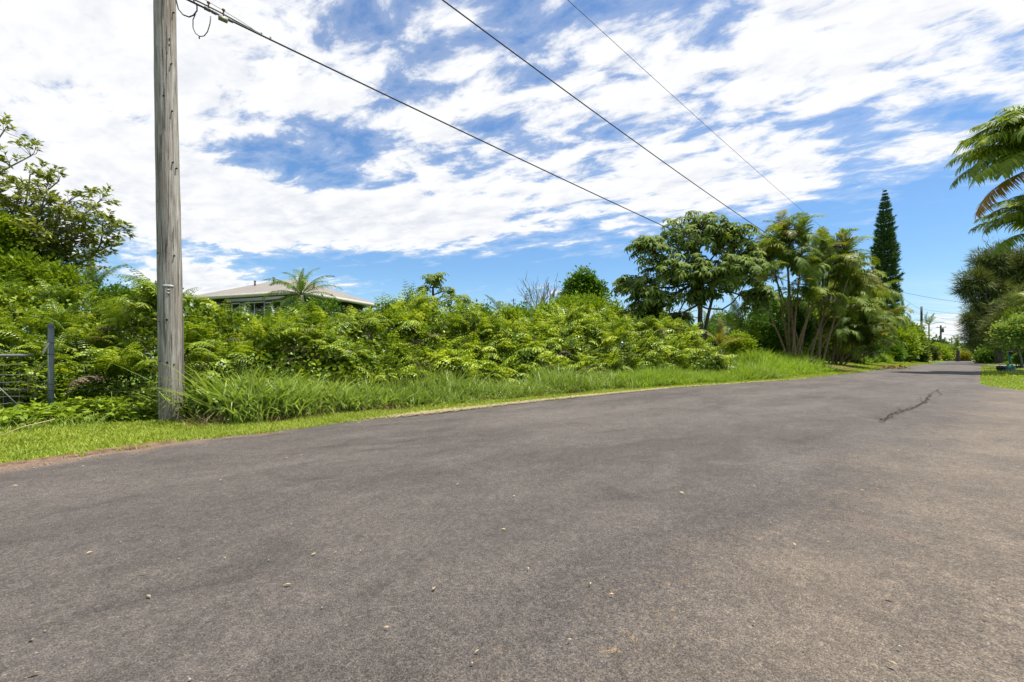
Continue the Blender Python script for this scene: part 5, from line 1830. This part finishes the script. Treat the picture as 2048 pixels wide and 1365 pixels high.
# ------------------------------------------------------------------ house
def house():
    C0 = np.array([-11.3, 24.0])
    a_ = R(-20)
    e1, e2 = np.array([math.cos(a_), math.sin(a_)]), np.array([-math.sin(a_), math.cos(a_)])
    EZ, W_, Dp = 4.40, 8.6, 7.0
    ctr = C0 - e1 * W_ / 2 + e2 * Dp / 2
    z0 = gzw(*ctr)
    e = thing('house', (ctr[0], ctr[1], z0), 'low grey-green house with tan hip roof behind the thicket', 'house', rz=a_)
    ez = EZ - z0
    hw, hd = W_ / 2, Dp / 2
    rise = 1.36
    rl = hw - hd
    M_RF, t, out = material('tan_shingles')
    tcn = t.node('ShaderNodeTexCoord')
    o = tcn.outputs['Object']
    br = t.node('ShaderNodeTexBrick')
    t.put(br.inputs['Vector'], t.mapping(o, scale=(1, 2.2, 1)))
    br.inputs['Scale'].default_value = 3.0
    br.inputs['Color1'].default_value = (.165, .148, .128, 1)
    br.inputs['Color2'].default_value = (.195, .175, .152, 1)
    br.inputs['Mortar'].default_value = (.15, .135, .115, 1)
    br.inputs['Mortar Size'].default_value = .02
    bs = t.node('ShaderNodeBsdfPrincipled')
    t.put(bs.inputs['Base Color'], t.mix(t.sstep(t.noise(o, 1.2, 5), .4, .7, 0, .5), br.outputs[0], (.215, .194, .168)))
    bs.inputs['Roughness'].default_value = .9
    t.t.links.new(bs.outputs[0], out.inputs[0])
    mb = MB()
    up = .06
    V = [(-hw, -hd, ez), (hw, -hd, ez), (hw, hd, ez), (-hw, hd, ez), (-rl, 0, ez + rise), (rl, 0, ez + rise)]
    V2 = [(x, y, z - .10) for x, y, z in V[:4]]
    mb.add(V + V2, [(0, 1, 5, 4), (2, 3, 4, 5), (1, 2, 5), (3, 0, 4), (6, 9, 8, 7)])
    roof = mb.build('roof', M_RF, e)
    fas = plain_mat('cream_fascia', (.40, .37, .30), (.50, .47, .40), .7)
    for c, s_ in (((0, -hd - .012, ez - .1), (W_ + .05, .03, .2)), ((0, hd + .012, ez - .1), (W_ + .05, .03, .2)), ((hw + .012, 0, ez - .1), (.03, Dp, .2)), ((-hw - .012, 0, ez - .1), (.03, Dp, .2))):
        mb = MB()
        mb.box(c, s_)
        mb.build('fascia', fas, roof)
    pipe = plain_mat('vent_pipe', (.12, .11, .10), (.2, .19, .18), .7)
    for x, y, h in ((-1.3, -1.3, .28), (-.6, -.55, .28), (2.9, -.9, .3)):
        zr = ez + rise * min(1, (hd - abs(y)) / hd, (hw - abs(x)) / hd)
        mb = MB()
        mb.tube([(x, y, zr - .05), (x, y, zr + h)], .05, 8)
        mb.tube([(x, y, zr + h - .04), (x, y, zr + h + .03)], .07, 8)
        mb.build('vent_pipe', pipe, roof)
    wall = plain_mat('grey_green_siding', (.060, .072, .070), (.080, .094, .090), .75, scale=3, stretch=(1, 1, 9))
    ov = .75
    wx0, wx1, wy0, wy1 = -hw + 1.35, hw - ov, -hd + ov, hd - ov
    mb = MB()
    mb.box(((wx0 + wx1) / 2, (wy0 + wy1) / 2, ez / 2 - .12), (wx1 - wx0, wy1 - wy0, ez - .04))
    mb.build('wall', wall, e)
    for i in range(14):
        mb = MB()
        mb.box(((wx0 + wx1) / 2, wy0 - .008, ez - .35 - i * .2), (wx1 - wx0 + .02, .016, .17))
        mb.build('siding_board', wall, e)
    for x in (-hw + .35,):
        for y in (-hd + .4, hd - .4):
            mb = MB()
            mb.box((x, y, ez / 2 - .1), (.14, .14, ez - .02))
            mb.build('porch_post', wall, e)
    glass = plain_mat('dark_window_glass', (.012, .014, .016), (.02, .022, .025), .08, spec=.6)
    white = plain_mat('white_window_frame', (.52, .52, .49), (.6, .6, .57), .6)
    for xc, ww, hh, nv in ((-2.35, 1.0, 1.15, 2), (-1.0, .62, .9, 1), (.45, 1.5, 1.15, 2), (2.4, 1.2, 1.1, 2)):
        zc = ez - .42 - hh / 2
        mb = MB()
        mb.box((xc, wy0 - .045, zc), (ww, .03, hh))
        wn = mb.build('window', glass, e)
        f = .07
        for c, s_ in (((xc, 0, zc + hh / 2), (ww + f, .05, f)), ((xc, 0, zc - hh / 2), (ww + f, .05, f)), ((xc - ww / 2, 0, zc), (f, .047, hh - f)), ((xc + ww / 2, 0, zc), (f, .047, hh - f))):
            mb = MB()
            mb.box((c[0], wy0 - .06, c[2]), s_)
            mb.build('window_frame', white, wn)
        if nv == 2:
            mb = MB()
            mb.box((xc, wy0 - .06, zc), (.05, .044, hh - f))
            mb.build('mullion', white, wn)
    mb = MB()
    mb.box((hw - .4, hd - .4, ez / 2 - .1), (.14, .14, ez - .02))
    mb.build('porch_post', wall, e)
    return e


house()

# ------------------------------------------------------------------ mailboxes and small things down the road
M_GREENP = plain_mat('green_plastic', (.012, .11, .075), (.02, .15, .10), .5, scale=5)
M_BLACKP = plain_mat('black_plastic', (.012, .012, .013), (.022, .022, .022), .45)
M_WHITEP = plain_mat('white_paint', (.62, .63, .62), (.72, .72, .70), .5)


def mailbox(x, y, zt, L, mat, postmat, label, base=False, rz=R(45), pw=.09):
    z0 = gzw(x, y)
    e = thing('mailbox', (x, y, z0), label, 'mailbox', rz=rz)
    h = zt - z0
    mb = MB()
    r, k = L * .17, 8
    prof = [(-r, 0), (r, 0), (r, r * 1.1)] + [(r * math.cos(a_), r * 1.1 + r * math.sin(a_)) for a_ in np.linspace(0, math.pi, k)[1:-1]] + [(-r, r * 1.1)]
    m = len(prof)
    V = [(px, yy, h - r * 2.1 + pz) for yy in (-L / 2, L / 2) for px, pz in prof] + [(0, -L / 2, h - r), (0, L / 2, h - r)]
    Fc = [(i, (i + 1) % m, m + (i + 1) % m, m + i) for i in range(m)] + [((i + 1) % m, i, 2 * m) for i in range(m)] + [(m + i, m + (i + 1) % m, 2 * m + 1) for i in range(m)]
    mb.add(V, Fc)
    mb.build('box', mat, e)
    mb = MB()
    mb.box((0, 0, (h - r * 2.1) / 2 - .06), (pw, pw, h - r * 2.1 + .1))
    mb.build('post', postmat, e)
    mb = MB()
    mb.box((r + .012, -L * .2, h - r), (.012, .05, .16))
    mb.build('flag', M_RUSTY, e)
    if base:
        mb = MB()
        mb.lathe((0, 0, 0), [(.55, -.02), (.55, .07), (.5, .10), (.0, .10)], 16)
        mb.build('base_plate', M_BLACKP, e)
        mb = MB()
        mb.lathe((0, 0, .1), [(.26, 0), (.24, .18), (.13, .30), (.10, .34), (0, .34)], 14)
        mb.build('pedestal', M_GREENP, e)
        mb = MB()
        mb.tube([(-.42, -.12, .2), (-.42, .12, .2)], .17, 12)
        mb.build('wheel', M_BLACKP, e)
    return e


d = 28.0
mailbox(ux(2020, d), d, at(0, 703, d).z, .46, M_BLACKP, M_GREENP, 'black mailbox on a green post with weighted base on the right verge', True, R(-35))
d = 39
mailbox(ux(1728, d), d, at(0, 704, d).z, .55, M_BLACKP, M_DARKPOLE, 'black mailbox in the shade of the dark palm clump', False, R(-40))
d = 72
mailbox(ux(1859.5, d), d, at(0, 715, d).z, .62, M_WHITEP, M_WHITEP, 'small white letterbox near the pale far pole', False, R(-40), .12)
d = 31
mb = MB()
mb.box((0, 0, .03), (5, 2.4, .1), R(0))
mb.build('driveway', M_CONC, kind='structure', label='pale concrete driveway at the right edge').location = (ux(2040, 33.8) + 2.2, 35.2, gzw(ux(2040, 33.8) + 2.2, 35.2) - .02)
# stump and leaf heap near the palms
x, y = ray_place(1625, 5.9)
mb = MB()
mb.lathe((0, 0, -.05), [(.50, 0), (.36, .12), (.24, .3), (.19, .5), (.2, .62), (.08, .66), (0, .55)], 7)
st_ = mb.build('tree_stump', plain_mat('rotten_stump', (.018, .013, .010), (.06, .045, .034), .95, scale=12, stretch=(1, 1, .4), bump=.9, bdist=.05), smooth=True, label='dark ragged tree stump at the foot of the leaning palm clump', cat='stump')
st_.location = (x, y, gzw(x, y))
x, y = sn(44.5, float(edge(44.5)) - .15)
g = np.random.default_rng(9)
mb = MB()
m = 500
offs = np.column_stack([g.normal(0, .9, m), g.normal(0, .35, m), np.abs(g.normal(0, .05, m))])
mb.scatter(*LEAF, basis(np.column_stack([g.normal(0, 1, (m, 2)), g.normal(0, .3, m)]), g.normal(0, .8, m), .16 + .1 * g.random(m)), offs)
h_ = mb.build('leaf_heap', M_RUST, kind='stuff', label='brown heap of fallen leaves at the road edge past the palms')
h_.location = (x, y, .03)
h_.rotation_euler = (0, 0, R(45))
# fallen seed-heads of grass lying over the lawn
for i, (pix, lab) in enumerate((([(180, 880), (98, 850), (146, 833), (205, 826)], 'long bent grass stalk leaning from the fence post over the lawn'), ([(0, 893), (45, 884), (110, 877)], 'fallen pale grass stalk lying on the lawn at the left edge'),
                                ([(183, 893), (195, 872), (240, 842), (262, 826)], 'long green grass stalk lying toward the road left of the pole'))):
    if i == 0:
        pix = [(40, 868), (98, 843), (136, 829), (170, 829)]
    mb = MB()
    P = np.array([ground_pt(u, v) + [0, 0, .10 + .05 * k] for k, (u, v) in enumerate(pix)])
    o0 = P[0].copy()
    mb.tube(P - o0, [.0022, .004, .005, .005][:len(P)], 4)
    o = mb.build('grass_stalk', M_STRAW if i == 1 else M_TALL, label=lab, cat='grass stalk')
    o.location = tuple(o0)
